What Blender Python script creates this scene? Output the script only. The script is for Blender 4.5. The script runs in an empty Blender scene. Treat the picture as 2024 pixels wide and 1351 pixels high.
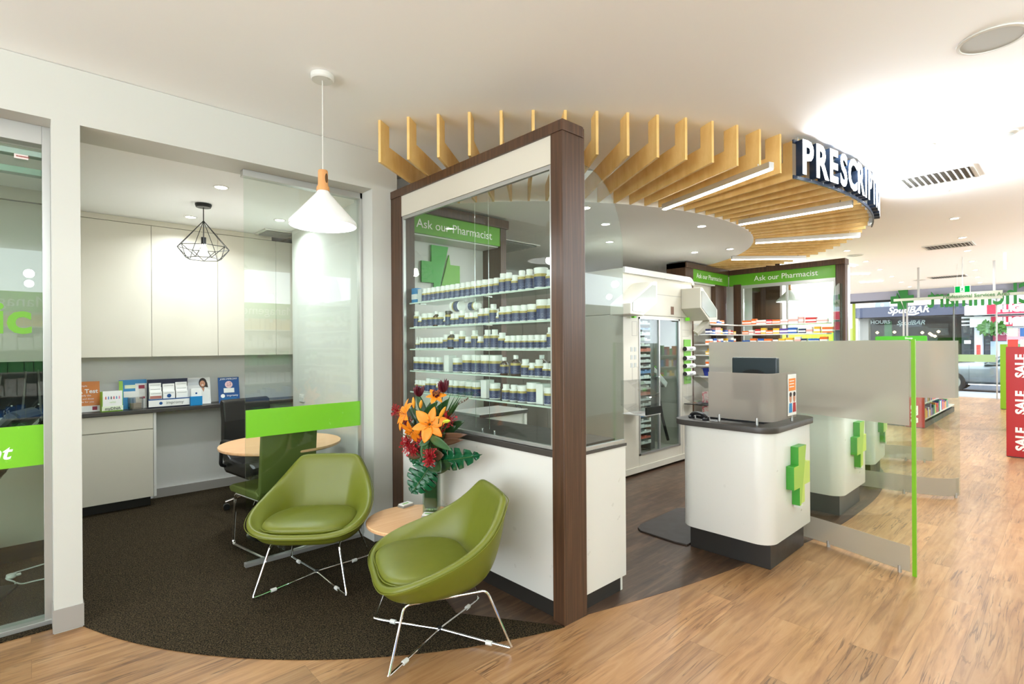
import bpy, bmesh, math, random
from mathutils import Vector, Matrix
random.seed(7)
PI = math.pi
S = bpy.context.scene
COL = S.collection

# ------------------------------------------------------------------ camera
YAW = math.radians(42.8); RA = 0.0063; CAMZ = 1.5; FPX = 1030.0; PCX, PCY = 1012.0, 682.0
FW = Vector((math.sin(YAW), math.cos(YAW), 0)); RT = Vector((math.cos(YAW), -math.sin(YAW), 0)); UP = Vector((0, 0, 1))
cr, sr = math.cos(RA), math.sin(RA)
cam_d = bpy.data.cameras.new('camera'); cam = bpy.data.objects.new('camera', cam_d); COL.objects.link(cam)
xr = RT * cr - UP * sr; yu = RT * sr + UP * cr; zb = -FW
cam.matrix_world = Matrix(((xr.x, yu.x, zb.x, 0), (xr.y, yu.y, zb.y, 0), (xr.z, yu.z, zb.z, CAMZ), (0, 0, 0, 1)))
cam_d.sensor_width = 36; cam_d.lens = 36 * FPX / 2024; cam_d.shift_y = 6.5 / 2024
cam_d.clip_start = 0.05; cam_d.clip_end = 200
S.camera = cam

def _ray(px, py):
    dx, dy = px - PCX, -(py - PCY)
    return FW * FPX + RT * (cr * dx + sr * dy) + UP * (-sr * dx + cr * dy)
def at_z(px, py, z=0.0):
    d = _ray(px, py); t = (z - CAMZ) / d.z; return Vector((t * d.x, t * d.y, z))
def at_x(px, py, x):
    d = _ray(px, py); t = x / d.x; return Vector((x, t * d.y, CAMZ + t * d.z))
def at_y(px, py, y):
    d = _ray(px, py); t = y / d.y; return Vector((t * d.x, y, CAMZ + t * d.z))

# ------------------------------------------------------------------ view, world
S.view_settings.view_transform = 'Standard'; S.view_settings.look = 'None'
S.view_settings.exposure = 0.60; S.view_settings.gamma = 1.0
try: S.view_settings.use_curve_mapping = False
except Exception: pass
W = bpy.data.worlds.new('world'); S.world = W; W.use_nodes = True
bg = W.node_tree.nodes['Background']; bg.inputs[0].default_value = (0.87, 0.94, 1.0, 1); bg.inputs[1].default_value = 4.2
S.cycles.max_bounces = 10; S.cycles.transparent_max_bounces = 24; S.cycles.diffuse_bounces = 5
S.cycles.glossy_bounces = 4; S.cycles.transmission_bounces = 8
S.cycles.sample_clamp_indirect = 6; S.cycles.caustics_reflective = False; S.cycles.caustics_refractive = False

LIGHT_K = 1.0
def area_light(loc, size, power, col=(0.86, 0.945, 1.0), rot=(0, 0, 0), spread=160, shape='DISK', sy=None):
    l = bpy.data.lights.new('lamp_light', 'AREA'); l.shape = shape; l.size = size
    if sy: l.size_y = sy
    l.energy = power * LIGHT_K; l.color = col; l.spread = math.radians(spread)
    o = bpy.data.objects.new('lamp_light', l); o.location = loc; o.rotation_euler = rot; COL.objects.link(o); return o
def point_light(loc, power, col=(0.86, 0.945, 1.0), r=0.05):
    l = bpy.data.lights.new('lamp_light', 'POINT'); l.shadow_soft_size = r; l.energy = power * LIGHT_K; l.color = col
    o = bpy.data.objects.new('lamp_light', l); o.location = loc; COL.objects.link(o); return o

# ------------------------------------------------------------------ materials
def srgb(r, g, b):
    f = lambda c: (c / 255 / 12.92) if c <= 10 else ((c / 255 + 0.055) / 1.055) ** 2.4
    return (f(r), f(g), f(b), 1)
MATS = {}
def mat(name, col, rough=0.5, metal=0.0, spec=0.5, emit=0, coat=0):
    if name in MATS: return MATS[name]
    m = bpy.data.materials.new(name); m.use_nodes = True
    b = m.node_tree.nodes['Principled BSDF']
    b.inputs['Base Color'].default_value = col; b.inputs['Roughness'].default_value = rough
    b.inputs['Metallic'].default_value = metal; b.inputs['Specular IOR Level'].default_value = spec
    if coat: b.inputs['Coat Weight'].default_value = coat
    if emit:
        b.inputs['Emission Color'].default_value = col; b.inputs['Emission Strength'].default_value = emit
    n = m.node_tree.nodes; L = m.node_tree.links     # faint procedural unevenness so that nothing is perfectly flat
    if not emit and metal < 0.5:
        tc = n.new('ShaderNodeTexCoord'); nz = n.new('ShaderNodeTexNoise'); nz.inputs['Scale'].default_value = 14
        mr = n.new('ShaderNodeMapRange'); mr.inputs[3].default_value = max(0.02, rough - 0.06); mr.inputs[4].default_value = min(1, rough + 0.06)
        L.new(tc.outputs['Object'], nz.inputs['Vector']); L.new(nz.outputs[0], mr.inputs[0]); L.new(mr.outputs[0], b.inputs['Roughness'])
    MATS[name] = m; return m
def nodes_of(m):
    return m.node_tree.nodes, m.node_tree.links, m.node_tree.nodes['Principled BSDF']
def wood(name, c1, c2, scale=(30, 2, 30), rough=0.45, bump=0.0, mid=None):
    if name in MATS: return MATS[name]
    m = mat(name, c1, rough); n, L, b = nodes_of(m)
    tc = n.new('ShaderNodeTexCoord'); mp = n.new('ShaderNodeMapping'); mp.inputs['Scale'].default_value = scale
    nz = n.new('ShaderNodeTexNoise'); nz.inputs['Scale'].default_value = 1.0; nz.inputs['Detail'].default_value = 8; nz.inputs['Roughness'].default_value = 0.65
    cr_ = n.new('ShaderNodeValToRGB'); cr_.color_ramp.elements[0].position = 0.3; cr_.color_ramp.elements[1].position = 0.7
    cr_.color_ramp.elements[0].color = c1; cr_.color_ramp.elements[1].color = c2
    if mid:
        e = cr_.color_ramp.elements.new(0.5); e.color = mid
    L.new(tc.outputs['Object'], mp.inputs[0]); L.new(mp.outputs[0], nz.inputs['Vector']); L.new(nz.outputs[0], cr_.inputs[0]); L.new(cr_.outputs[0], b.inputs['Base Color'])
    return m
def planks(name, cols, pw, pl, rough, dark_grain, grain_amt):
    """vinyl planks running along X: per-plank tone + long grain + cracks"""
    m = mat(name, cols[0], rough); n, L, b = nodes_of(m)
    tc = n.new('ShaderNodeTexCoord')
    br = n.new('ShaderNodeTexBrick'); br.offset = 0.37; br.inputs['Scale'].default_value = 1.0
    br.inputs['Brick Width'].default_value = pl; br.inputs['Row Height'].default_value = pw
    br.inputs['Mortar Size'].default_value = 0.0012; br.inputs['Mortar Smooth'].default_value = 0.3; br.inputs['Bias'].default_value = 0
    br.inputs['Color1'].default_value = (0, 0, 0, 1); br.inputs['Color2'].default_value = (1, 1, 1, 1); br.inputs['Mortar'].default_value = (0.5, 0.5, 0.5, 1)
    L.new(tc.outputs['Object'], br.inputs['Vector'])
    # random per plank value shifts the grain lookup
    mul = n.new('ShaderNodeVectorMath'); mul.operation = 'SCALE'; mul.inputs['Scale'].default_value = 7.3
    L.new(br.outputs['Color'], mul.inputs[0])
    add = n.new('ShaderNodeVectorMath'); add.operation = 'ADD'; L.new(tc.outputs['Object'], add.inputs[0]); L.new(mul.outputs[0], add.inputs[1])
    mp = n.new('ShaderNodeMapping'); mp.inputs['Scale'].default_value = (1.6, 16, 1); L.new(add.outputs[0], mp.inputs[0])
    nz = n.new('ShaderNodeTexNoise'); nz.inputs['Scale'].default_value = 1.3; nz.inputs['Detail'].default_value = 9; nz.inputs['Roughness'].default_value = 0.6; nz.inputs['Distortion'].default_value = 0.9
    L.new(mp.outputs[0], nz.inputs['Vector'])
    ramp = n.new('ShaderNodeValToRGB'); E = ramp.color_ramp.elements
    E[0].position = 0.28; E[0].color = cols[0]; E[1].position = 0.72; E[1].color = cols[2]
    e = E.new(0.5); e.color = cols[1]; L.new(nz.outputs[0], ramp.inputs[0])
    # plank tone
    hsv = n.new('ShaderNodeHueSaturation'); mr = n.new('ShaderNodeMapRange'); mr.inputs[3].default_value = 0.80; mr.inputs[4].default_value = 1.16
    L.new(br.outputs['Color'], mr.inputs[0]); L.new(mr.outputs[0], hsv.inputs['Value']); L.new(ramp.outputs[0], hsv.inputs['Color'])
    # fine cracks of dark grain
    mp2 = n.new('ShaderNodeMapping'); mp2.inputs['Scale'].default_value = (1.3, 26, 1); L.new(add.outputs[0], mp2.inputs[0])
    wv = n.new('ShaderNodeTexNoise'); wv.inputs['Scale'].default_value = 1.0; wv.inputs['Detail'].default_value = 6; wv.inputs['Distortion'].default_value = 0.9
    L.new(mp2.outputs[0], wv.inputs['Vector'])
    sub = n.new('ShaderNodeMath'); sub.operation = 'SUBTRACT'; sub.inputs[1].default_value = 0.5; L.new(wv.outputs[0], sub.inputs[0])
    ab = n.new('ShaderNodeMath'); ab.operation = 'ABSOLUTE'; L.new(sub.outputs[0], ab.inputs[0])
    nz3 = n.new('ShaderNodeTexNoise'); nz3.inputs['Scale'].default_value = 2.2; L.new(add.outputs[0], nz3.inputs['Vector'])
    thr = n.new('ShaderNodeMapRange'); thr.inputs[1].default_value = 0.0; thr.inputs[2].default_value = 0.030; thr.inputs[3].default_value = grain_amt; thr.inputs[4].default_value = 0
    L.new(ab.outputs[0], thr.inputs[0])
    g2 = n.new('ShaderNodeMapRange'); g2.inputs[1].default_value = 0.45; g2.inputs[2].default_value = 0.62; L.new(nz3.outputs[0], g2.inputs[0])
    mm = n.new('ShaderNodeMath'); mm.operation = 'MULTIPLY'; L.new(thr.outputs[0], mm.inputs[0]); L.new(g2.outputs[0], mm.inputs[1])
    mx = n.new('ShaderNodeMixRGB'); L.new(mm.outputs[0], mx.inputs[0]); L.new(hsv.outputs[0], mx.inputs[1]); mx.inputs[2].default_value = dark_grain
    mx2 = n.new('ShaderNodeMixRGB'); mf = n.new('ShaderNodeMath'); mf.operation = 'MULTIPLY'; mf.inputs[1].default_value = 0.45
    L.new(br.outputs['Fac'], mf.inputs[0]); L.new(mf.outputs[0], mx2.inputs[0]); L.new(mx.outputs[0], mx2.inputs[1]); mx2.inputs[2].default_value = dark_grain
    L.new(mx2.outputs[0], b.inputs['Base Color'])
    return m
def thin_glass(name, tint=(0.93, 0.97, 0.95, 1), base=0.05):
    if name in MATS: return MATS[name]
    m = bpy.data.materials.new(name); m.use_nodes = True; n = m.node_tree.nodes; L = m.node_tree.links; n.clear()
    o = n.new('ShaderNodeOutputMaterial'); mx = n.new('ShaderNodeMixShader'); t = n.new('ShaderNodeBsdfTransparent'); g = n.new('ShaderNodeBsdfGlossy')
    t.inputs[0].default_value = tint; g.inputs['Roughness'].default_value = 0.0
    lw = n.new('ShaderNodeLayerWeight'); lw.inputs[0].default_value = 0.5
    pw = n.new('ShaderNodeMath'); pw.operation = 'POWER'; pw.inputs[1].default_value = 5
    mr = n.new('ShaderNodeMapRange'); mr.inputs[3].default_value = base; mr.inputs[4].default_value = 0.95
    L.new(lw.outputs['Facing'], pw.inputs[0]); L.new(pw.outputs[0], mr.inputs[0]); L.new(mr.outputs[0], mx.inputs[0])
    L.new(t.outputs[0], mx.inputs[1]); L.new(g.outputs[0], mx.inputs[2]); L.new(mx.outputs[0], o.inputs[0])
    MATS[name] = m; return m
def frosted(name, col=(0.70, 0.64, 0.56, 1), clear=0.5):
    if name in MATS: return MATS[name]
    m = bpy.data.materials.new(name); m.use_nodes = True; n = m.node_tree.nodes; L = m.node_tree.links; n.clear()
    o = n.new('ShaderNodeOutputMaterial'); mx = n.new('ShaderNodeMixShader'); mx.inputs[0].default_value = clear
    m2 = n.new('ShaderNodeMixShader'); m2.inputs[0].default_value = 0.5
    d = n.new('ShaderNodeBsdfDiffuse'); t = n.new('ShaderNodeBsdfTranslucent'); r = n.new('ShaderNodeBsdfRefraction')
    d.inputs[0].default_value = col; t.inputs[0].default_value = col; r.inputs['Roughness'].default_value = 0.42; r.inputs['IOR'].default_value = 1.08
    L.new(d.outputs[0], m2.inputs[1]); L.new(t.outputs[0], m2.inputs[2]); L.new(m2.outputs[0], mx.inputs[1]); L.new(r.outputs[0], mx.inputs[2]); L.new(mx.outputs[0], o.inputs[0])
    MATS[name] = m; return m
def acrylic(name, tint=(0.97, 0.97, 0.97, 1)):
    return thin_glass(name, tint, 0.07)
def emission(name, col, s):
    if name in MATS: return MATS[name]
    m = bpy.data.materials.new(name); m.use_nodes = True; n = m.node_tree.nodes; L = m.node_tree.links; n.clear()
    o = n.new('ShaderNodeOutputMaterial'); e = n.new('ShaderNodeEmission'); e.inputs[0].default_value = col; e.inputs[1].default_value = s
    L.new(e.outputs[0], o.inputs[0]); MATS[name] = m; return m

white_paint = mat('white_paint', srgb(202, 202, 194), 0.6)
ceil_paint = mat('ceiling_paint', srgb(250, 251, 250), 0.8)
cream_lam = mat('cream_laminate', srgb(208, 202, 186), 0.35)
white_lam = mat('white_laminate', srgb(216, 215, 208), 0.3)
gray_vinyl = mat('grey_vinyl', srgb(160, 155, 148), 0.5)
alu = mat('aluminium', srgb(190, 190, 186), 0.35, 0.7)
chrome = mat('chrome', (0.9, 0.9, 0.9, 1), 0.08, 1.0)
black_plastic = mat('black_plastic', (0.012, 0.012, 0.013, 1), 0.35)
black_metal = mat('black_metal', (0.01, 0.01, 0.01, 1), 0.4, 0.3)
black_gloss = mat('black_gloss', (0.006, 0.006, 0.006, 1), 0.15)
leather = mat('black_leather', (0.012, 0.011, 0.010, 1), 0.32)
dark_top = mat('charcoal_stone', srgb(62, 58, 54), 0.38)
dark_plinth = mat('charcoal_plinth', srgb(40, 37, 34), 0.4)
walnut = wood('walnut_veneer', srgb(56, 38, 26), srgb(98, 68, 45), (60, 60, 1.6), 0.4, mid=srgb(75, 51, 34))
ply = wood('birch_ply', srgb(222, 178, 104), srgb(242, 208, 140), (7, 7, 3), 0.5, mid=srgb(232, 194, 122))
beech = wood('beech_veneer', srgb(222, 170, 122), srgb(236, 192, 146), (3, 40, 3), 0.35)
lampwood = wood('lamp_wood', srgb(203, 140, 82), srgb(226, 168, 110), (30, 30, 4), 0.45)
olive = mat('olive_leatherette', srgb(104, 110, 28), 0.42)
olive_dark = mat('dark_olive_fabric', srgb(84, 96, 36), 0.6)
lime = mat('lime_green', srgb(112, 178, 46), 0.35)
lime_pale = mat('pale_lime', srgb(190, 212, 90), 0.35)
lime_mid = mat('mid_lime', srgb(150, 190, 52), 0.35)
green_side = mat('green_edge', srgb(56, 146, 42), 0.35)
sign_green = mat('sign_green', srgb(96, 168, 34), 0.3)
film_green = mat('green_film', srgb(122, 196, 48), 0.25)
white_ink = mat('white_ink', srgb(248, 248, 244), 0.5)
glass = thin_glass('clear_glass')
glass_door = thin_glass('door_glass', (0.86, 0.92, 0.88, 1), 0.05)
glass_dim = thin_glass('tinted_glass', (0.85, 0.90, 0.88, 1), 0.06)
frost = frosted('frosted_film')
clear_ac = acrylic('clear_acrylic')
glow = emission('lamp_glow', (1, 0.95, 0.86, 1), 22)
glow_soft = emission('bulb_glow', (1, 0.93, 0.80, 1), 40)
led_glow = emission('led_glow', (1, 0.95, 0.87, 1), 16)
sign_glow = emission('sign_face_glow', (0.93, 0.96, 1, 1), 7)
red = mat('sale_red', srgb(172, 22, 26), 0.35)

# ------------------------------------------------------------------ mesh helpers
def NB(): return bmesh.new()
def box(bm, x0, y0, z0, x1, y1, z1, M=None):
    vs = [Vector(p) for p in ((x0, y0, z0), (x1, y0, z0), (x1, y1, z0), (x0, y1, z0), (x0, y0, z1), (x1, y0, z1), (x1, y1, z1), (x0, y1, z1))]
    if M is not None: vs = [M @ v for v in vs]
    v = [bm.verts.new(p) for p in vs]
    for f in ((0, 3, 2, 1), (4, 5, 6, 7), (0, 1, 5, 4), (1, 2, 6, 5), (2, 3, 7, 6), (3, 0, 4, 7)): bm.faces.new([v[i] for i in f])
    return bm
def cyl(bm, p0, p1, r0, r1=None, seg=20, caps=True):
    r1 = r0 if r1 is None else r1
    p0, p1 = Vector(p0), Vector(p1); d = (p1 - p0).normalized()
    a = d.cross(Vector((0, 0, 1)) if abs(d.z) < 0.9 else Vector((1, 0, 0))).normalized(); b = d.cross(a)
    A = []; B = []
    for i in range(seg):
        t = 2 * PI * i / seg; o = a * math.cos(t) + b * math.sin(t)
        A.append(bm.verts.new(p0 + o * r0)); B.append(bm.verts.new(p1 + o * r1))
    for i in range(seg):
        j = (i + 1) % seg; bm.faces.new((A[i], B[i], B[j], A[j]))
    if caps:
        bm.faces.new(A); bm.faces.new(B[::-1])
    return bm
def lathe(bm, prof, c=(0, 0, 0), seg=28, close=True):
    rings = []
    for r, z in prof:
        if r < 1e-5: rings.append([bm.verts.new((c[0], c[1], c[2] + z))])
        else: rings.append([bm.verts.new((c[0] + r * math.cos(2 * PI * i / seg), c[1] + r * math.sin(2 * PI * i / seg), c[2] + z)) for i in range(seg)])
    for k in range(len(rings) - 1):
        A, B = rings[k], rings[k + 1]
        for i in range(seg):
            j = (i + 1) % seg
            if len(A) == 1 and len(B) == 1: continue
            if len(A) == 1: bm.faces.new((A[0], B[j], B[i]))
            elif len(B) == 1: bm.faces.new((A[i], A[j], B[0]))
            else: bm.faces.new((A[i], A[j], B[j], B[i]))
    return bm
def smooth_path(pts, n=6, closed=False):
    P = [Vector(p) for p in pts]; out = []; N = len(P)
    rng = range(N if closed else N - 1)
    for i in rng:
        p0 = P[(i - 1) % N] if (closed or i > 0) else P[0]; p1 = P[i]; p2 = P[(i + 1) % N]
        p3 = P[(i + 2) % N] if (closed or i + 2 < N) else P[-1]
        for k in range(n):
            t = k / n
            out.append(0.5 * ((2 * p1) + (-p0 + p2) * t + (2 * p0 - 5 * p1 + 4 * p2 - p3) * t * t + (-p0 + 3 * p1 - 3 * p2 + p3) * t ** 3))
    if not closed: out.append(P[-1])
    return out
def fillet(pts, r=0.03, n=5):
    """polyline with rounded corners"""
    P = [Vector(p) for p in pts]; out = [P[0]]
    for i in range(1, len(P) - 1):
        a = (P[i - 1] - P[i]); b = (P[i + 1] - P[i]); ra = min(r, a.length * .45, b.length * .45)
        s = P[i] + a.normalized() * ra; e = P[i] + b.normalized() * ra
        for k in range(n + 1):
            t = k / n; out.append(s * (1 - t) ** 2 + P[i] * 2 * t * (1 - t) + e * t * t)
    out.append(P[-1]); return out
def tube(bm, pts, r, seg=10, closed=False, caps=True, flat=1.0):
    P = [Vector(p) for p in pts]; N = len(P); rings = []; up = None
    for i in range(N):
        a = P[i - 1] if (i > 0 or closed) else P[i]; b = P[(i + 1) % N] if (i < N - 1 or closed) else P[i]
        d = (b - a).normalized()
        if up is None:
            up = d.cross(Vector((0, 0, 1)) if abs(d.z) < 0.9 else Vector((1, 0, 0))).normalized()
        up = (up - d * up.dot(d)).normalized(); s = d.cross(up)
        rr = r[i] if isinstance(r, (list, tuple)) else r
        rings.append([bm.verts.new(P[i] + up * rr * math.cos(2 * PI * k / seg) + s * rr * flat * math.sin(2 * PI * k / seg)) for k in range(seg)])
    for i in range(N if closed else N - 1):
        A, B = rings[i], rings[(i + 1) % N]
        for k in range(seg):
            l = (k + 1) % seg; bm.faces.new((A[k], A[l], B[l], B[k]))
    if caps and not closed:
        bm.faces.new(rings[0][::-1]); bm.faces.new(rings[-1])
    return bm
def prism(bm, poly, axis, a, b):
    """extrude 2D polygon along axis from a to b. axis x: poly=(y,z); y: (x,z); z: (x,y)"""
    def mk(p, t):
        return {'x': (t, p[0], p[1]), 'y': (p[0], t, p[1]), 'z': (p[0], p[1], t)}[axis]
    A = [bm.verts.new(mk(p, a)) for p in poly]; B = [bm.verts.new(mk(p, b)) for p in poly]; N = len(poly)
    bm.faces.new(A); bm.faces.new(B[::-1])
    for i in range(N):
        j = (i + 1) % N; bm.faces.new((A[i], B[i], B[j], A[j]))
    return bm
def rrect(x0, y0, x1, y1, r, n=6):
    out = []
    for cx_, cy_, a0 in ((x1 - r, y1 - r, 0), (x0 + r, y1 - r, 90), (x0 + r, y0 + r, 180), (x1 - r, y0 + r, 270)):
        for k in range(n + 1):
            a = math.radians(a0 + 90 * k / n); out.append((cx_ + r * math.cos(a), cy_ + r * math.sin(a)))
    return out
def wall_strip(bm, pts, z0, z1, th):
    """vertical sheet following a plan polyline with thickness"""
    P = [Vector((p[0], p[1], 0)) for p in pts]; N = len(P); Lr = []
    for i in range(N):
        a = P[max(0, i - 1)]; b = P[min(N - 1, i + 1)]; d = (b - a).normalized(); nn = Vector((-d.y, d.x, 0)) * th / 2
        Lr.append((P[i] + nn, P[i] - nn))
    V = [[bm.verts.new((q.x, q.y, z)) for q, z in ((l, z0), (l, z1), (r, z1), (r, z0))] for l, r in Lr]
    for i in range(N - 1):
        for k in range(4):
            j = (k + 1) % 4; bm.faces.new((V[i][k], V[i][j], V[i + 1][j], V[i + 1][k]))
    bm.faces.new(V[0][::-1]); bm.faces.new(V[-1]); return bm

def finish(bm, bevel=0.0, smooth=False, seg=2):
    bmesh.ops.recalc_face_normals(bm, faces=bm.faces)
    if bevel > 0:
        es = [e for e in bm.edges if len(e.link_faces) == 2 and e.calc_face_angle(0) > 0.6]
        bmesh.ops.bevel(bm, geom=es, offset=bevel, segments=seg, affect='EDGES', profile=0.6, clamp_overlap=True)
    me = bpy.data.meshes.new('m'); bm.to_mesh(me); bm.free()
    if smooth:
        for p in me.polygons: p.use_smooth = True
    return me
def obj(name, bm, m, parent=None, loc=None, rot=None, bevel=0.0, smooth=False, sub=0, label=None, auto=False):
    me = finish(bm, bevel, smooth) if not isinstance(bm, bpy.types.Mesh) else bm
    me.name = name
    if isinstance(m, (list, tuple)):
        for q in m: me.materials.append(q)
    elif len(me.materials) == 0: me.materials.append(m)
    o = bpy.data.objects.new(name, me); COL.objects.link(o)
    if parent is not None: o.parent = parent
    if loc is not None: o.location = loc
    if rot is not None: o.rotation_euler = rot
    if sub:
        s = o.modifiers.new('sub', 'SUBSURF'); s.levels = sub; s.render_levels = sub
    if label: o['label'] = label
    if auto:
        for p in me.polygons: p.use_smooth = True
        try:
            me.set_sharp_from_angle(angle=math.radians(35))
        except Exception: pass
    return o
def tag(o, label, cat, group=None):
    o['label'] = label; o['category'] = cat
    if group: o['group'] = group
    return o
def thing(name, label, cat, loc=(0, 0, 0), rz=0.0, group=None):
    o = bpy.data.objects.new(name, None); o.empty_display_size = 0.1; COL.objects.link(o)
    o.location = loc; o.rotation_euler = (0, 0, rz); return tag(o, label, cat, group)
def struct(name, bm, m, parent=None, label=None, **k):
    o = obj(name, bm, m, parent, **k)
    if parent is None: o['kind'] = 'structure'
    if label: o['label'] = label
    return o
def copy_tree(o, parent=None):
    c = o.copy(); COL.objects.link(c)
    if parent is not None: c.parent = parent
    for ch in list(o.children): copy_tree(ch, c)
    return c
TXT = {}
def text_mesh(s, size, ext=0.002, bold=0.0, shear=0.0, align='CENTER', spacing=1.0):
    cu = bpy.data.curves.new('txt', 'FONT'); cu.body = s; cu.size = size; cu.extrude = ext; cu.offset = bold; cu.shear = shear
    cu.align_x = align; cu.align_y = 'CENTER'; cu.space_character = spacing; cu.resolution_u = 3
    o = bpy.data.objects.new('txt', cu); me = bpy.data.meshes.new_from_object(o); bpy.data.objects.remove(o); bpy.data.curves.remove(cu)
    me.materials.clear(); return me
# text facing: '-x' reads from -X side, '-y' reads from -Y side, '+x' reads from +X side
FACE = {'-y': (PI / 2, 0, 0), '-x': (PI / 2, 0, -PI / 2), '+x': (PI / 2, 0, PI / 2), '+y': (PI / 2, 0, PI)}
def text(name, s, size, m, loc, face, parent=None, sx=1.0, roll=0.0, **k):
    me = text_mesh(s, size, **k); me.name = name; me.materials.append(m)
    o = bpy.data.objects.new(name, me); COL.objects.link(o)
    R = Matrix.Rotation(FACE[face][2], 4, 'Z') @ Matrix.Rotation(PI / 2, 4, 'X') @ Matrix.Rotation(roll, 4, 'Z')
    o.matrix_world = Matrix.Translation(loc) @ R @ Matrix.Diagonal((sx, 1, 1, 1))
    if parent is not None:
        o.parent = parent
        bpy_loc = Matrix.Translation(parent.location) @ Matrix.Rotation(parent.rotation_euler[2], 4, 'Z')
        o.matrix_parent_inverse = bpy_loc.inverted()
    return o
ORD = ['first', 'second', 'third', 'fourth', 'fifth', 'sixth', 'seventh', 'eighth', 'ninth', 'tenth', 'eleventh', 'twelfth', 'thirteenth', 'fourteenth', 'fifteenth',
       'sixteenth', 'seventeenth', 'eighteenth', 'nineteenth', 'twentieth', 'twenty-first', 'twenty-second', 'twenty-third', 'twenty-fourth', 'twenty-fifth',
       'twenty-sixth', 'twenty-seventh', 'twenty-eighth', 'twenty-ninth', 'thirtieth', 'thirty-first', 'thirty-second', 'thirty-third', 'thirty-fourth', 'thirty-fifth', 'thirty-sixth', 'thirty-seventh', 'thirty-eighth', 'thirty-ninth', 'fortieth', 'forty-first', 'forty-second', 'forty-third', 'forty-fourth', 'forty-fifth', 'forty-sixth', 'forty-seventh', 'forty-eighth']

# =================================================================== SETTING
YW = 3.64           # face of the consulting-room wall
CX, CY = 5.13, 5.30 # centre of the round ceiling feature
ZB = 2.72
def slab(poly, z0, z1):
    bm = NB(); prism(bm, poly, 'z', z0, z1); return bm
light_floor = planks('light_oak_vinyl', [srgb(134, 94, 60), srgb(164, 122, 80), srgb(180, 142, 100)], 0.19, 1.5, 0.33, srgb(78, 50, 32), 0.85)
dark_floor = planks('dark_oak_vinyl', [srgb(50, 35, 26), srgb(78, 58, 43), srgb(110, 85, 65)], 0.15, 1.2, 0.36, srgb(52, 38, 30), 0.6)
struct('floor', slab([(-5, -3.2), (20.2, -3.2), (20.2, 9), (-5, 9)], -0.1, 0.0), light_floor, label='light oak plank vinyl floor of the shop')
dk = [(2.09, 1.87)] + [tuple(p) for p in [(2.28, 1.845), (2.63, 1.742), (3.09, 1.625), (3.72, 1.50), (4.33, 1.375), (4.9, 1.32), (5.43, 1.305), (5.95, 1.31), (6.45, 1.355), (7.09, 1.46), (7.9, 1.75), (8.6, 2.2), (9.1, 2.8), (9.3, 3.8)]]
dk = [tuple(v[:2]) for v in smooth_path([(a, b, 0) for a, b in dk[1:]], 5)]
Cc = (3.008, 4.692); Rc = 2.992
arc = [(Cc[0] + Rc * math.cos(a), Cc[1] + Rc * math.sin(a)) for a in [math.radians(200.5 + (251.9 - 200.5) * i / 30) for i in range(31)]]
dkpoly = [(1.75, 2.35), (2.08, 1.852)] + dk + [(9.3, 7.0), (2.2, 7.0), (2.2, 3.9), (1.9, 3.6)]
struct('floor', slab(dkpoly, -0.05, 0.0015), dark_floor, label='dark oak plank floor curving around the dispensary')
# carpet: loop pile
carpet = mat('loop_carpet', srgb(36, 31, 24), 0.95, spec=0.1); n, L, b = nodes_of(carpet)
tc = n.new('ShaderNodeTexCoord'); vo = n.new('ShaderNodeTexVoronoi'); vo.inputs['Scale'].default_value = 150
nz = n.new('ShaderNodeTexNoise'); nz.inputs['Scale'].default_value = 145; nz.inputs['Detail'].default_value = 3; nz.inputs['Roughness'].default_value = 0.8
cr_ = n.new('ShaderNodeValToRGB'); cr_.color_ramp.elements[0].position = 0.45; cr_.color_ramp.elements[0].color = srgb(20, 17, 13)
cr_.color_ramp.elements[1].position = 0.66; cr_.color_ramp.elements[1].color = srgb(96, 82, 58)
bp = n.new('ShaderNodeBump'); bp.inputs['Strength'].default_value = 0.6; bp.inputs['Distance'].default_value = 0.004
L.new(tc.outputs['Object'], vo.inputs['Vector']); L.new(tc.outputs['Object'], nz.inputs['Vector']); L.new(nz.outputs[0], cr_.inputs[0]); L.new(cr_.outputs[0], b.inputs['Base Color'])
L.new(vo.outputs['Distance'], bp.inputs['Height']); L.new(bp.outputs[0], b.inputs['Normal'])
cp = arc + [(2.08, 1.852), (1.745, 2.36), (2.10, 3.60), (2.10, 6.3), (-5, 6.3), (-5, 3.72), (0.205, 3.72)]
struct('floor', slab(cp, -0.04, 0.006), carpet, label='dark flecked loop carpet with curved front edge')

def ceiling_poly(name, poly, z, th=0.1, label=None): return struct(name, slab(poly, z, z + th), ceil_paint, label=label)
ceiling_poly('ceiling', [(-5, -3.2), (18.4, -3.2), (18.4, 9), (-5, 9)], 3.0, label='white plasterboard shop ceiling')
ceiling_poly('ceiling', [(-5, YW + 0.29), (2.28, YW + 0.29), (2.28, 6.216), (-5, 6.216)], 2.7004, 0.05, label='lower white ceiling of the consulting rooms')
disc = [(CX + 2.96 * math.cos(2 * PI * i / 128), CY + 2.96 * math.sin(2 * PI * i / 128)) for i in range(128)]
struct('ceiling', slab(disc, ZB, 2.99), ceil_paint, label='round lowered white ceiling over the dispensary')
# walls
def wall(name, x0, y0, z0, x1, y1, z1, m=None, label=None, **k): return struct(name, box(NB(), x0, y0, z0, x1, y1, z1), m or white_paint, label=label, **k)
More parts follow.
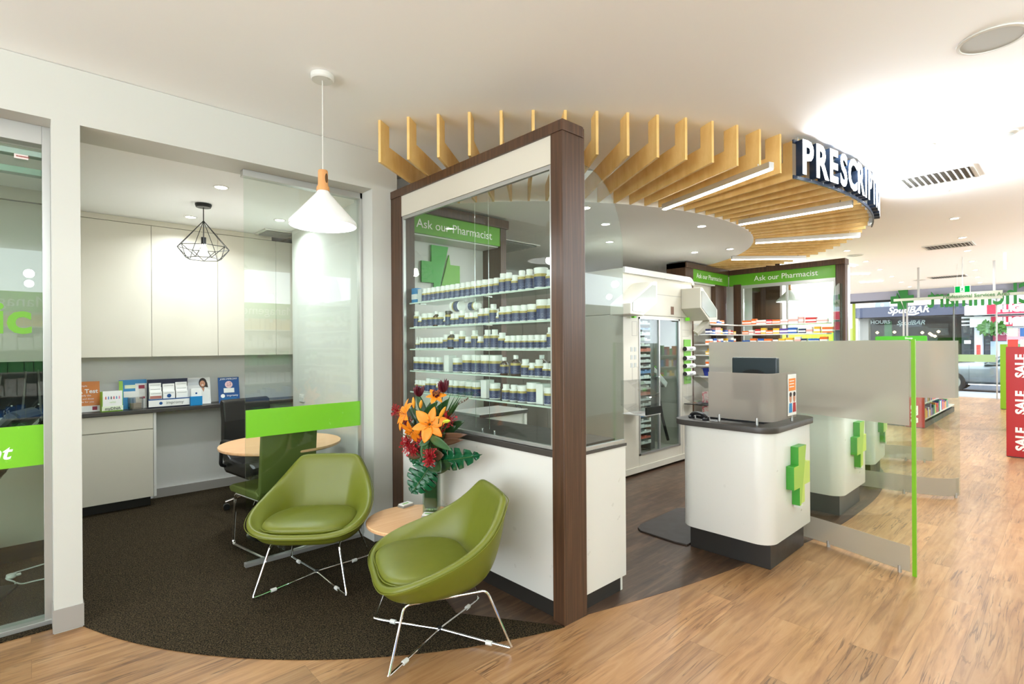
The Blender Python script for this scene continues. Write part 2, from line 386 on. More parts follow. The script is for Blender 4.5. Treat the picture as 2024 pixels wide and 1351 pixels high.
# header wall with openings (one mesh: header, pillar, end pier)
bm = NB(); box(bm, -5, YW, 2.70, 2.10, YW + 0.30, 2.998); box(bm, 0.088, YW, 0.0, 0.205, YW + 0.30, 2.70); box(bm, 1.925, YW, 0, 2.085, YW + 0.30, 2.70); box(bm, -5, YW, 0, -1.6, YW + 0.3, 2.7)
struct('wall_consulting', bm, white_paint, label='white wall with header over the consulting room openings')
struct('baseboard_pillar', box(NB(), 0.083, YW - 0.006, 0.006, 0.210, YW + 0.306, 0.125), gray_vinyl)
wall('wall_divider', 0.09, YW + 0.32, 0, 0.205, 6.22, 2.7)
wall('wall_back', -5, 6.217, 0, 9.6, 6.30, 2.998, mat('pale_wall', srgb(236, 236, 232), 0.35))
wall('wall_consulting_right', 2.0, YW + 0.3, 0, 2.10, 5.5, 2.7)
wall('wall_header_return', 2.10, YW, 2.70, 2.14, 6.216, 2.998)
wall('wall_alcove', 2.262, 5.5, 0, 2.32, 6.217, 2.72)
wall('wall_alcove_return', 2.10, 5.45, 0, 2.262, 5.5, 2.72)
struct('baseboard_back', box(NB(), 0.9, 6.205, 0.006, 2.262, 6.216, 0.095), gray_vinyl)
wall('wall_behind_camera', -5, -3.3, 0, 12, -3.2, 2.35)  # unseen wall, kept low so that sky light reaches the ceiling

# glass of the consulting room, fixed panel + track
win = thing('window_1', 'x', 'x'); win['kind'] = 'structure'; del win['label']; del win['category']
obj('glass_pane', box(NB(), 1.072, 3.825, 0.03, 1.905, 3.835, 2.70), glass, win)
obj('green_band', box(NB(), 1.074, 3.820, 0.880, 1.904, 3.8245, 1.070), film_green, win, label='bright green film band across the glass')
bm = NB(); box(bm, 1.065, 3.81, 0.006, 1.925, 3.85, 0.034); box(bm, 1.905, 3.80, 0.034, 1.925, 3.86, 2.70); box(bm, 1.06, 3.80, 2.655, 1.925, 3.86, 2.70)
obj('frame', bm, alu, win, bevel=0.002)
# left sliding glass door with lettering
dr = thing('door_1', 'x', 'x'); dr['kind'] = 'structure'; del dr['label']; del dr['category']
obj('glass_pane', box(NB(), -1.55, 3.825, 0.03, 0.062, 3.835, 2.58), glass_door, dr)
bm = NB(); box(bm, 0.054, 3.79, 0.006, 0.088, 3.87, 2.70); box(bm, -1.6, 3.79, 2.60, 0.054, 3.87, 2.70); box(bm, -1.6, 3.78, 0.0, 0.088, 3.88, 0.03)
obj('frame', bm, alu, dr, bevel=0.002)
bm = NB(); box(bm, -1.6, 3.80, 2.53, 0.054, 3.86, 2.56); box(bm, -1.6, 3.84, 2.44, 0.054, 3.90, 2.475)
obj('slide_track', bm, mat('green_alu', srgb(150, 172, 160), 0.35, 0.5), dr, bevel=0.003)
st = obj('warning_sticker', box(NB(), -0.055, 3.799, 2.506, 0.0, 3.8, 2.53), mat('sticker', srgb(222, 210, 204), 0.5), dr)
text('sticker_text', 'WARNING', 0.011, red, (-0.022, 3.7985, 2.518), '-y', dr)
obj('green_band', box(NB(), -1.55, 3.8185, 0.868, 0.0545, 3.8235, 1.086), film_green, dr, label='green film band with white lettering')
text('band_lettering', 'Management', 0.105, white_ink, (-0.078, 3.8175, 0.95), '-y', dr, align='RIGHT', shear=0.25, bold=0.002, ext=0.0005)
text('door_lettering', 'Clinic', 0.235, lime_mid if False else mat('letter_green', srgb(104, 168, 36), 0.4), (0.012, 3.8175, 1.655), '-y', dr, align='RIGHT', bold=0.006, ext=0.0005)

# round ceiling feature ---------------------------------------------------------------
def fin_mesh():
    bm = NB()   # local: x radial outward, profile in x/z, thickness in y
    poly = [(2.962, ZB), (4.05, ZB), (4.05, 3.0), (3.93, 3.0), (3.93, ZB + 0.14), (2.962, ZB + 0.14)]
    prism(bm, poly, 'y', -0.009, 0.009); return finish(bm, 0.0008, seg=1)
FIN = fin_mesh(); FIN.materials.append(ply)
a0 = math.atan2(3.156 - CY, 1.752 - CX); step = math.radians(2.907); nf = 0; a = a0
afirst = a0
while a < math.radians(-22):
    o = bpy.data.objects.new('ceiling_fin', FIN); COL.objects.link(o); o.location = (CX, CY, 0); o.rotation_euler = (0, 0, a)
    side = 'left of the lit sign' if a < math.radians(-105) else ('behind the lit sign' if a < math.radians(-78) else 'beyond the lit sign')
    tag(o, 'L-shaped birch plywood ceiling fin, %s in the ring counted from the left wall' % ORD[nf], 'ceiling fin', 'plywood fins radiating around the round ceiling'); nf += 1; a += step
# LED bars under the fins
for (p, q, w) in (((4.046, 2.419), (3.648, 1.373), 'nearest the walnut post'), ((5.126, 2.237), (5.152, 1.28), 'second from the walnut post'), ((6.205, 2.521), (6.702, 1.598), 'third from the walnut post'), ((7.153, 3.23), (7.901, 2.532), 'farthest, above the second pharmacist booth')):
    t = thing('linear_light', 'slim lit linear LED light under the plywood fins, ' + w, 'ceiling light', ((p[0] + q[0]) / 2, (p[1] + q[1]) / 2, 0), math.atan2(q[1] - p[1], q[0] - p[0]), 'linear lights under the fins')
    Ln = math.hypot(q[0] - p[0], q[1] - p[1]) / 2
    obj('housing', box(NB(), -Ln, -0.022, 2.672, Ln, 0.022, 2.715), alu, t, bevel=0.002)
    obj('diffuser', box(NB(), -Ln + 0.004, -0.018, 2.664, Ln - 0.004, 0.018, 2.6718), led_glow, t)
    for sx in (-Ln * .8, Ln * .8): obj('hanger', cyl(NB(), (sx, 0, 2.715), (sx, 0, 2.735), 0.006), chrome, t)
    area_light(((p[0] + q[0]) / 2, (p[1] + q[1]) / 2, 2.655), Ln * 2, 6, rot=(0, 0, math.atan2(q[1] - p[1], q[0] - p[0])), shape='RECTANGLE', sy=0.03, spread=170)
# curved PRESCRIPTIONS sign
sg = thing('curved_sign', 'curved illuminated letter sign reading PRESCRIPTIONS on the fin ring', 'sign', (CX, CY, 0))
ang = math.radians(-105.3); RS = 4.10
sizes = dict(P=.155, R=.165, E=.145, S=.15, C=.16, I=.085, T=.15, O=.18, N=.175)
dark_side = mat('letter_return', srgb(24, 40, 62), 0.4)
for ch in 'PRESCRIPTIONS':
    w = sizes[ch]; ac = ang + (w / 2) / RS; ang += (w + 0.016) / RS
    cxp, cyp = CX + RS * math.cos(ac), CY + RS * math.sin(ac)
    me = text_mesh(ch, 0.335, ext=0.026, bold=0.010)
    me.materials.append(dark_side); me.materials.append(sign_glow)
    for p in me.polygons:
        if p.normal.z > 0.9: p.material_index = 1
    o = bpy.data.objects.new('sign_letter', me); COL.objects.link(o)
    Rm = Matrix.Rotation(ac + PI / 2, 4, 'Z') @ Matrix.Rotation(PI / 2, 4, 'X')
    o.matrix_world = Matrix.Translation((cxp - CX, cyp - CY, 2.822)) @ Rm @ Matrix.Diagonal((0.80, 1, 1, 1)); o.parent = sg
for zz, nm in ((2.70, 'bottom_rail'), (2.955, 'top_rail')):
    bm = NB(); wall_strip(bm, [(4.075 * math.cos(t), 4.075 * math.sin(t)) for t in [math.radians(-105.5 + 33 * i / 40) for i in range(41)]], zz - 0.012, zz + 0.012, 0.01)
    obj(nm, bm, dark_side, sg)
for i in range(15):
    t = math.radians(-104.8 + 32 * i / 14); obj('bracket', box(NB(), -0.02, -0.005, 2.70, 0.02, 0.005, 2.99, Matrix.Rotation(t, 4, 'Z') @ Matrix.Translation((4.06, 0, 0))), alu, sg)
for dgx in (-97, -88, -79):
    t = math.radians(dgx); area_light((CX + 4.17 * math.cos(t), CY + 4.17 * math.sin(t), 2.83), 0.6, 26, (0.88, 0.93, 1.0), rot=(math.radians(115), 0, t - PI / 2), shape='RECTANGLE', sy=0.22, spread=180)

# downlights ------------------------------------------------------------------------
def downlight_proto():
    t = thing('downlight', 'x', 'ceiling light')
    bm = NB(); lathe(bm, [(0.040, -0.001), (0.052, -0.001), (0.054, -0.004), (0.052, -0.007), (0.042, -0.007), (0.040, -0.001)]); obj('trim_ring', bm, white_lam, t, auto=True)
    bm = NB(); lathe(bm, [(0, -0.003), (0.0405, -0.003)], close=False); obj('diffuser', bm, glow, t)
    return t
DLP = downlight_proto(); dl_used = [0]
def downlight(x, y, z, power, label, group):
    global DLP
    t = DLP if not dl_used[0] else copy_tree(DLP); dl_used[0] = 1
    t.location = (x, y, z); tag(t, label, 'ceiling light', group)
    area_light((x, y, z - 0.014), 0.075, power, spread=150)
PW = 7.5
for i, (x, y) in enumerate([(3.634, 2.95), (5.104, 2.615), (6.484, 3.423), (6.6, 3.0), (5.051, 3.74), (4.277, 3.216)]):
    downlight(x, y, ZB, PW * (.95 if i < 4 else .4), 'small round recessed downlight, ' + ['nearest the walnut post in the round ceiling', 'alone in the middle of the round ceiling', 'left of the pair before the second booth in the round ceiling', 'right of the pair before the second booth in the round ceiling', 'above the dispensing machine in the round ceiling', 'between the post and the machine in the round ceiling'][i], 'downlights in the round ceiling')
for i, (x, y) in enumerate([(1.059, 4.34), (1.093, 5.517), (1.742, 5.101)]):
    downlight(x, y, 2.70, PW, 'round recessed downlight in the consulting room ceiling, ' + ['in front of the geometric pendant', 'behind the geometric pendant near the cupboards', 'behind the glass panel'][i], 'consulting room downlights')
for x, y in ((-0.9, 4.4), (-2.3, 4.9)): area_light((x, y, 2.69), 0.08, 7, spread=150)
row = [(5.022, 0.765), (6.622, 0.873), (8.206, 0.979), (9.792, 1.086), (11.259, 1.187), (12.799, 1.286), (14.375, 1.39), (15.969, 1.51), (17.506, 1.609)]
for i, (x, y) in enumerate(row): downlight(x, y, 3.0, PW * 1.1, 'round recessed downlight in the shop ceiling aisle row, %s from the camera end' % ORD[i], 'downlights over the aisle')
row = [(9.734, 2.504), (11.264, 2.6), (12.728, 2.694), (14.301, 2.799), (15.798, 2.897), (17.25, 2.988)]
for i, (x, y) in enumerate(row): downlight(x, y, 3.0, PW, 'round recessed downlight in the shop ceiling row left of the aisle, %s from the booth' % ORD[i], 'downlights left of the aisle')
downlight(17.193, 4.366, 3.0, PW, 'round recessed downlight near the shopfront left of all others', 'downlights by the shopfront')
# bare fill lamps added behind and beside the camera to brighten the ceiling
for x in (-3.2, -1.6, 0.0, 1.6, 3.2, 4.8, 6.4, 8.0, 9.6, 11.2, 12.8):
    for y in (-0.9, -2.2): point_light((x, y, 2.40), PW * 1.15, r=0.05)
for x, y in ((-2.6, 0.9), (-2.6, 2.4), (-1.0, 2.4), (-1.0, 0.9), (0.5, 0.9)): point_light((x, y, 2.25), PW * 0.7, r=0.05)

# ceiling fixtures
def disc_fixture(name, label, cat, x, y, r, mats, grp=None):
    t = thing(name, label, cat, (x, y, 3.0), 0, grp)
    bm = NB(); lathe(bm, [(r * .88, -0.002), (r, -0.001), (r, -0.008), (r * .9, -0.010), (r * .88, -0.002)], seg=48); obj('rim', bm, white_lam, t, auto=True)
    bm = NB(); lathe(bm, [(0, -0.006), (r * .89, -0.006)], seg=48); obj('grille', bm, mats, t); return t
grille = mat('speaker_mesh', srgb(186, 188, 184), 0.7)
c = at_z(1960, 77, 3.0); disc_fixture('ceiling_speaker', 'large round ceiling speaker with grey mesh at top right', 'speaker', c.x, c.y, 0.135, grille)
c = at_z(1690, 504, 3.0); disc_fixture('ceiling_speaker', 'round grey ceiling speaker behind the second booth post', 'speaker', c.x, c.y, 0.12, grille)
c = at_z(1817, 553, 3.0); disc_fixture('ceiling_speaker', 'round grey ceiling speaker between the two far downlight rows', 'speaker', c.x, c.y, 0.14, grille)
sd = thing('smoke_detector', 'small round white smoke detector on the shop ceiling', 'smoke detector', at_z(1990, 260, 3.0))
bm = NB(); lathe(bm, [(0, -0.001), (0.062, -0.001), (0.062, -0.014), (0.05, -0.022), (0, -0.022)]); obj('base', bm, white_lam, sd, auto=True)
bm = NB(); lathe(bm, [(0, -0.023), (0.038, -0.023), (0.034, -0.032), (0, -0.034)]); obj('sensor', bm, grille, sd, auto=True)
def vent(label, cx, cy, lx, ly, z=3.0, grp='air vents in the shop ceiling', dark=(0.16, 0.16, 0.15, 1)):
    t = thing('air_vent', label, 'air vent', (cx, cy, z), 0, grp)
    bm = NB(); box(bm, -lx, -ly, -0.006, lx, ly, -0.001); obj('backing', bm, mat('vent_dark', dark, 0.8), t)
    bm = NB(); w = 0.028
    box(bm, -lx - w, -ly - w, -0.014, lx + w, -ly, -0.001); box(bm, -lx - w, ly, -0.014, lx + w, ly + w, -0.001)
    box(bm, -lx - w, -ly, -0.014, -lx, ly, -0.001); box(bm, lx, -ly, -0.014, lx + w, ly, -0.001); obj('frame', bm, white_lam, t, bevel=0.002)
    bm = NB(); nn = int(ly * 2 / 0.042)
    for i in range(nn):
        y = -ly + (i + .5) * 2 * ly / nn
        for hx in (-1, 1):
            M = Matrix.Translation((hx * lx / 2, y, -0.016)) @ Matrix.Rotation(0.7, 4, 'X'); box(bm, -lx / 2, -0.016, -0.001, lx / 2, 0.016, 0.001, M)
    obj('louvre', bm, white_lam, t); return t
vent('white louvred ceiling vent close to the lit sign', 6.04, 0.85, 0.20, 0.25)
vent('white louvred ceiling vent halfway along the aisle', 10.44, 1.32, 0.20, 0.27)
vent('white louvred ceiling vent near the shopfront', 15.3, 1.95, 0.22, 0.3)
vent('grey ceiling vent behind the glass in the consulting room', 1.92, 5.72, 0.14, 0.14, 2.70, 'consulting room vents')
vent('grey ceiling vent in the round ceiling seen through the shelves', 4.25, 4.75, 0.3, 0.3, ZB, 'dispensary vents')

# =================================================================== WINDOW BOOTH (walnut framed)
PXF = 2.087
pb = thing('display_partition', 'walnut framed booth with white base panels and glass above', 'partition', (0, 0, 0))
post = NB(); box(post, 2.087, 1.85, 0.0, 2.272, 1.937, 2.70); obj('post', post, walnut, pb, bevel=0.004, label='tall walnut corner post')
post = NB(); box(post, 2.087, 3.50, 0.0, 2.20, 3.638, 2.70); obj('post', post, walnut, pb, bevel=0.003, label='tall walnut post against the wall')
bm = NB(); prism(bm, [(2.079, 1.842), (2.24, 1.842)] + [(2.24 + 0.04 * math.sin(t), 1.882 - 0.04 * math.cos(t)) for t in [PI / 2 * k / 6 for k in range(7)]] + [(2.28, 3.638), (2.079, 3.638)], 'z', 2.645, 2.703)
obj('top_beam', bm, walnut, pb, bevel=0.002)
obj('fascia', box(NB(), 2.095, 1.937, 2.49, 2.125, 3.50, 2.645), cream_lam, pb, label='white laminate fascia board')
obj('base_panel', box(NB(), 2.097, 1.937, 0.10, 2.125, 3.50, 0.885), white_lam, pb, label='white base panel facing the armchairs')
obj('base_panel', box(NB(), 2.272, 1.862, 0.10, 2.66, 1.885, 0.885), white_lam, pb, label='white end panel facing the aisle')
bm = NB(); box(bm, 2.115, 1.93, 0, 2.135, 3.50, 0.10); box(bm, 2.272, 1.89, 0, 2.64, 1.905, 0.10); obj('skirting', bm, dark_plinth, pb)
obj('inner_panel', box(NB(), 2.64, 1.89, 0.0, 2.66, 3.45, 0.885), white_lam, pb)
# glazing frame and pane
bm = NB(); box(bm, 2.10, 1.937, 0.925, 2.122, 1.958, 2.49); box(bm, 2.10, 3.482, 0.925, 2.122, 3.50, 2.49); box(bm, 2.10, 1.958, 2.465, 2.122, 3.482, 2.49); box(bm, 2.10, 1.958, 0.925, 2.122, 3.482, 0.945)
obj('window_frame', bm, alu, pb, bevel=0.002)
obj('glass_pane', box(NB(), 2.108, 1.958, 0.945, 2.114, 3.482, 2.465), glass, pb)
poly = [(2.285, 0.925), (2.655, 0.925), (2.655, 2.05)] + [(2.285 + 0.37 * math.cos(t), 2.05 + 0.46 * math.sin(t)) for t in [PI / 2 * k / 14 for k in range(1, 15)]]
bm = NB(); prism(bm, poly, 'y', 1.868, 1.876); obj('glass_pane', bm, glass_dim, pb, label='clear end glass with a curved top corner')
bm = NB(); box(bm, 2.272, 1.862, 0.903, 2.655, 1.882, 0.925); box(bm, 2.272, 1.862, 0.925, 2.286, 1.882, 2.51); obj('window_frame', bm, alu, pb, bevel=0.001)
wt = obj('worktop', box(NB(), 2.09, 1.938, 0.886, 2.66, 3.49, 0.922), dark_top, bevel=0.003); tag(wt, 'charcoal stone worktop behind the booth glass', 'worktop')
wt2 = obj('worktop', box(NB(), 2.274, 1.855, 0.886, 2.664, 1.8605, 0.902), dark_top, wt); wt2['label'] = 'thin front edge strip'
# glass standoffs on worktop
for py, w in ((850, 'right'), (848, 'left')):
    p = at_z(944 if w == 'right' else 915, py, 0.922)
t = thing('glass_clamp', 'small chrome glass clamp on the worktop, left one of two', 'clamp', (2.16, 2.62, 0.922), 0, 'glass clamps on the worktop')
bm = NB(); cyl(bm, (0, 0, 0), (0, 0, 0.035), 0.006); obj('pin', bm, chrome, t, auto=True); bm = NB(); cyl(bm, (0, 0, 0.035), (0, 0, 0.040), 0.008); obj('cap', bm, chrome, t, auto=True)
t2 = copy_tree(t); t2.location = (2.16, 2.50, 0.922); tag(t2, 'small chrome glass clamp on the worktop, right one of two', 'clamp', 'glass clamps on the worktop')
# glass shelves
shelf_glass = thin_glass('shelf_glass', (0.80, 0.92, 0.86, 1), 0.12)
edge_m = mat('shelf_edge', srgb(206, 222, 208), 0.2)
SHZ = [1.828, 1.640, 1.476, 1.311, 1.152]
for i, z in enumerate(SHZ):
    t = thing('glass_shelf', 'long glass shelf in the walnut booth, %s' % ['topmost of five', 'second from the top', 'middle of five', 'fourth from the top', 'lowest of five'][i], 'shelf', (0, 0, 0), 0, 'glass shelves behind the booth glass')
    obj('pane', box(NB(), 2.152, 1.965, z - 0.006, 2.40, 3.478, z), shelf_glass, t)
    obj('front_edge', box(NB(), 2.148, 1.965, z - 0.008, 2.152, 3.478, z + 0.0015), edge_m, t)
    for y in (2.03, 2.62, 3.40): obj('bracket', box(NB(), 2.19, y - .012, z - 0.0105, 2.24, y + .012, z - 0.0062), chrome, t)
for y, w in ((2.56, 'right'), (2.70, 'left')):
    o = obj('suspension_cable', cyl(NB(), (2.17, y, 0.96), (2.17, y, 2.49), 0.0012, seg=6), chrome); tag(o, 'thin steel cable holding the glass shelves, %s of the pair' % w, 'cable', 'shelf cables')

# --- supplement containers
lab = mat('navy_label', srgb(34, 44, 92), 0.35); n, L, b = nodes_of(lab)
tc = n.new('ShaderNodeTexCoord'); sx = n.new('ShaderNodeSeparateXYZ'); L.new(tc.outputs['Generated'], sx.inputs[0])
r1 = n.new('ShaderNodeValToRGB'); r1.color_ramp.interpolation = 'CONSTANT'; E = r1.color_ramp.elements
E[0].position = 0; E[0].color = srgb(34, 44, 92); E[1].position = 0.78; E[1].color = srgb(178, 158, 78)
L.new(sx.outputs['Z'], r1.inputs[0])
bk = n.new('ShaderNodeTexBrick'); bk.inputs['Scale'].default_value = 1; bk.inputs['Brick Width'].default_value = 0.016; bk.inputs['Row Height'].default_value = 0.0075; bk.inputs['Mortar Size'].default_value = 0.0022
bk.inputs['Color1'].default_value = (1, 1, 1, 1); bk.inputs['Color2'].default_value = (0.2, 0.2, 0.2, 1); bk.inputs['Mortar'].default_value = (0, 0, 0, 1)
mp = n.new('ShaderNodeMapping'); mp.inputs['Rotation'].default_value = (0, PI / 2, 0); L.new(tc.outputs['Object'], mp.inputs[0])
cmb = n.new('ShaderNodeCombineXYZ'); s2 = n.new('ShaderNodeSeparateXYZ'); L.new(tc.outputs['Object'], s2.inputs[0]); L.new(s2.outputs['Y'], cmb.inputs['X']); L.new(s2.outputs['Z'], cmb.inputs['Y']); L.new(cmb.outputs[0], bk.inputs['Vector'])
wm = n.new('ShaderNodeMath'); wm.operation = 'MULTIPLY'; L.new(bk.outputs['Color'], wm.inputs[0])
zr = n.new('ShaderNodeMath'); zr.operation = 'LESS_THAN'; zr.inputs[1].default_value = 0.45; L.new(sx.outputs['Z'], zr.inputs[0]); L.new(zr.outputs[0], wm.inputs[1])
w2 = n.new('ShaderNodeMath'); w2.operation = 'MULTIPLY'; w2.inputs[1].default_value = 0.35; L.new(wm.outputs[0], w2.inputs[0])
mx = n.new('ShaderNodeMixRGB'); L.new(w2.outputs[0], mx.inputs[0]); L.new(r1.outputs[0], mx.inputs[1]); mx.inputs[2].default_value = srgb(190, 200, 225); L.new(mx.outputs[0], b.inputs['Base Color'])
bot_white = mat('bottle_white', srgb(242, 242, 236), 0.35); bot_amber = mat('amber_glass', srgb(74, 42, 14), 0.15, coat=0.5)
SPEC = {  # radius, body height, label z0,z1, neck radius, cap h, cap radius, body material, description
    'jar': (0.028, 0.078, 0.008, 0.070, 0.020, 0.022, 0.0215, bot_white, 'white bottle with navy label'),
    'small': (0.024, 0.060, 0.008, 0.053, 0.018, 0.020, 0.0195, bot_white, 'short white bottle with navy label'),
    'tall': (0.027, 0.098, 0.010, 0.086, 0.019, 0.024, 0.020, bot_white, 'tall white bottle with navy label'),
    'tub': (0.037, 0.076, 0.008, 0.070, 0.034, 0.024, 0.0375, bot_white, 'wide white tub with navy label'),
    'big': (0.042, 0.094, 0.010, 0.088, 0.040, 0.028, 0.043, bot_white, 'large white tub with navy label'),
    'amber': (0.029, 0.088, 0.012, 0.076, 0.012, 0.022, 0.0145, bot_amber, 'brown syrup bottle'),
    'amberbig': (0.034, 0.100, 0.012, 0.088, 0.013, 0.024, 0.0155, bot_amber, 'large brown syrup bottle'),
    'ambertub': (0.027, 0.088, 0.008, 0.080, 0.025, 0.016, 0.027, bot_amber, 'brown jar with dark cap'),
    'drop': (0.016, 0.050, 0.008, 0.042, 0.009, 0.044, 0.010, bot_white, 'small dropper bottle'),
}
PROTO = {}
def bottle_proto(k):
    r, h, l0, l1, nr, ch, cr2, bmat, desc = SPEC[k]
    t = thing('supplement_bottle', 'x', 'bottle')
    sh = 0.012 if 'amber' not in k or k == 'ambertub' else 0.022
    sh = min(sh, (r - nr) * 1.2 + 0.003)
    bm = NB(); lathe(bm, [(0, 0.0), (r * .93, 0.0), (r, 0.004), (r, h - sh), (r * .93, h - sh * .55), (nr, h - 0.001), (nr, h + 0.004), (0, h + 0.004)], seg=20); obj('body', bm, bmat, t, auto=True)
    bm = NB(); lathe(bm, [(r * 1.008, l0), (r * 1.012, l0 + .001), (r * 1.012, min(l1, h - sh) - .001), (r * 1.008, min(l1, h - sh))], seg=20); obj('wrap_label', bm, lab, t, auto=True)
    bm = NB()
    if k == 'drop': lathe(bm, [(0, h + .004), (cr2, h + .004), (cr2, h + .016), (cr2 * .5, h + .022), (cr2 * .25, h + ch), (0, h + ch)], seg=16)
    else: lathe(bm, [(0, h + .003), (cr2, h + .003), (cr2, h + .003 + ch * .9), (cr2 * .93, h + .003 + ch), (0, h + .003 + ch)], seg=20)
    obj('cap', bm, mat('dark_cap', srgb(60, 50, 30), 0.4) if k == 'ambertub' else bot_white, t, auto=True)
    return t
def place_bottle(k, x, y, z, label, group, rz=0):
    if k not in PROTO: t = bottle_proto(k); PROTO[k] = t
    else: t = copy_tree(PROTO[k])
    t.location = (x, y, z); t.rotation_euler = (0, 0, rz); tag(t, label, 'bottle', group); return t
def carton(name, x, y, z, dx, dy, h, m, label, cat='box', group=None, rz=0, flap=None):
    t = thing(name, label, cat, (x, y, z), rz, group)
    obj('carton_body', box(NB(), -dx / 2, -dy / 2, 0, dx / 2, dy / 2, h), m, t, bevel=0.0008)
    if flap: obj('printed_band', box(NB(), -dx / 2 - 0.0006, -dy / 2 - 0.0006, h * .25, dx / 2 + 0.0006, dy / 2 + .0006, h * .6), flap, t)
    return t
ROWS = [
 [('box', 103), ('gbox', 152), ('jar', 192), ('jar', 230), ('jar', 272), ('jar', 318), ('jar', 356), ('jar', 402), ('jar', 450), ('jar', 502), ('jar', 550), ('jar', 608), ('jar', 658), ('jar', 712), ('jar', 772), ('jar', 838), ('jar', 903), ('tall', 972), ('tall', 1032), ('jar', 1090), ('tall', 1152), ('tall', 1215), ('big', 1300), ('jar', 1388)],
 [('tall', 138), ('small', 182), ('tub', 236), ('tub', 298), ('amber', 346), ('jar', 386), ('drop', 424), ('ambertub', 472), ('small', 520), ('small', 560), ('jar', 608), ('small', 654), ('small', 690), ('small', 730), ('jar', 778), ('jar', 828), ('tall', 888), ('drop', 930), ('jar', 968), ('jar', 1022), ('tub', 1088), ('jar', 1158), ('tub', 1228), ('big', 1312), ('tall', 1388)],
 [('drop', 108), ('drop', 146), ('small', 210), ('small', 248), ('small', 286), ('small', 324), ('small', 362), ('small', 398), ('jar', 438), ('amberbig', 500), ('jar', 562), ('tall', 616), ('small', 698), ('tall', 756), ('small', 802), ('tall', 862), ('tall', 922), ('jar', 984), ('small', 1032), ('small', 1078), ('small', 1126), ('small', 1178), ('small', 1230), ('small', 1282), ('small', 1336), ('tall', 1390)],
 [('tub', 156), ('tub', 240), ('tub', 310), ('jar', 400), ('jar', 458), ('wbox', 530), ('tub', 606), ('big', 690), ('big', 768), ('big', 846), ('big', 914), ('amber', 1000), ('amberbig', 1096), ('jar', 1176), ('small', 1234), ('jar', 1290), ('small', 1350), ('small', 1400)],
 [('small', 104), ('small', 138), ('small', 166), ('jar', 208), ('tub', 268), ('small', 318), ('small', 356), ('small', 394), ('jar', 446), ('jar', 520), ('tub', 612), ('tub', 684), ('tub', 764), ('wbox', 838), ('tub', 912), ('jar', 1014), ('jar', 1080), ('tub', 1150), ('big', 1240), ('wbox', 1306), ('tub', 1352), ('jar', 1400)]]
blue_card = mat('blue_carton', srgb(20, 130, 190), 0.4); white_card = mat('white_carton', srgb(238, 238, 234), 0.45); grey_card = mat('grey_carton', srgb(196, 200, 196), 0.45)
for si, row in enumerate(ROWS):
    rad = lambda k: {'box': .035, 'gbox': .026, 'wbox': .028}.get(k) or SPEC[k][0] + .0012
    ys_ = [max(1.99, min(3.46, at_x(760 + u / 4.223, 690, 2.205).y)) for k, u in row]
    for i in range(1, len(row)): ys_[i] = min(ys_[i], ys_[i - 1] - rad(row[i][0]) - rad(row[i - 1][0]) - .0005)
    ys_[-1] = max(ys_[-1], 1.968 + rad(row[-1][0]))
    for i in range(len(row) - 2, -1, -1): ys_[i] = max(ys_[i], ys_[i + 1] + rad(row[i][0]) + rad(row[i + 1][0]) + .0005)
    z = SHZ[si] + 0.0012; nm = ['top', 'second', 'middle', 'fourth', 'lowest'][si]; cnt = 0; py0 = [1.828, 1.64, 1.476, 1.311, 1.152][si]
    for ri, (k, u) in enumerate(row):
        px = 760 + u / 4.223
        X = {'big': 2.215, 'tub': 2.212}.get(k, 2.205)
        # y of that column on the shelf plane
        y = ys_[ri]
        lb = '%s from left on %s glass shelf' % (ORD[cnt], nm); cnt += 1
        grp = 'containers on the %s glass shelf' % nm
        if k == 'box': carton('supplement_box', 2.20, y, z, 0.045, 0.07, 0.115, blue_card, 'bright blue carton at the left end of the top glass shelf', group=grp, flap=white_card)
        elif k == 'gbox': carton('supplement_box', 2.21, y, z, 0.045, 0.05, 0.105, grey_card, 'grey carton beside the blue one on the top glass shelf', group=grp)
        elif k == 'wbox': carton('supplement_box', 2.225, y, z, 0.07, 0.055, 0.12, white_card, 'white carton, %s' % lb, group=grp, flap=None)
        else: place_bottle(k, X, y, z, SPEC[k][8] + ', ' + lb, grp, random.uniform(-.15, .15))
# second depth row on some shelves and two bottles lying on the others
for si, ys in ((0, (2.2, 2.32, 2.44)), (3, (2.13, 2.23, 2.9, 3.0)), (4, (2.75, 2.85, 2.95))):
    for j, y in enumerate(ys):
        k = 'amberbig' if (si == 3 and j < 2) else 'jar'
        place_bottle(k, 2.315, y, SHZ[si] + 0.001, SPEC[k][8] + ', rear row of the %s glass shelf, %s from the right' % (['top', '', '', 'fourth', 'lowest'][si], ORD[j]), 'rear row of containers')
for j, (u, nmn) in enumerate(((610, 'left'), (748, 'right'))):
    t = copy_tree(PROTO['jar' if j else 'tub']); p = at_x(760 + u / 4.223, 690, 2.21)
    t.location = (2.212, p.y + 0.045, SHZ[1] + (0.127 if j else 0.136)); t.rotation_euler = (PI / 2 if j else -PI / 2, 0, 0)
    if not j: t.location.y = p.y - 0.05
    tag(t, 'white container lying on its side atop the second row of bottles, %s one' % nmn, 'bottle', 'containers lying down')

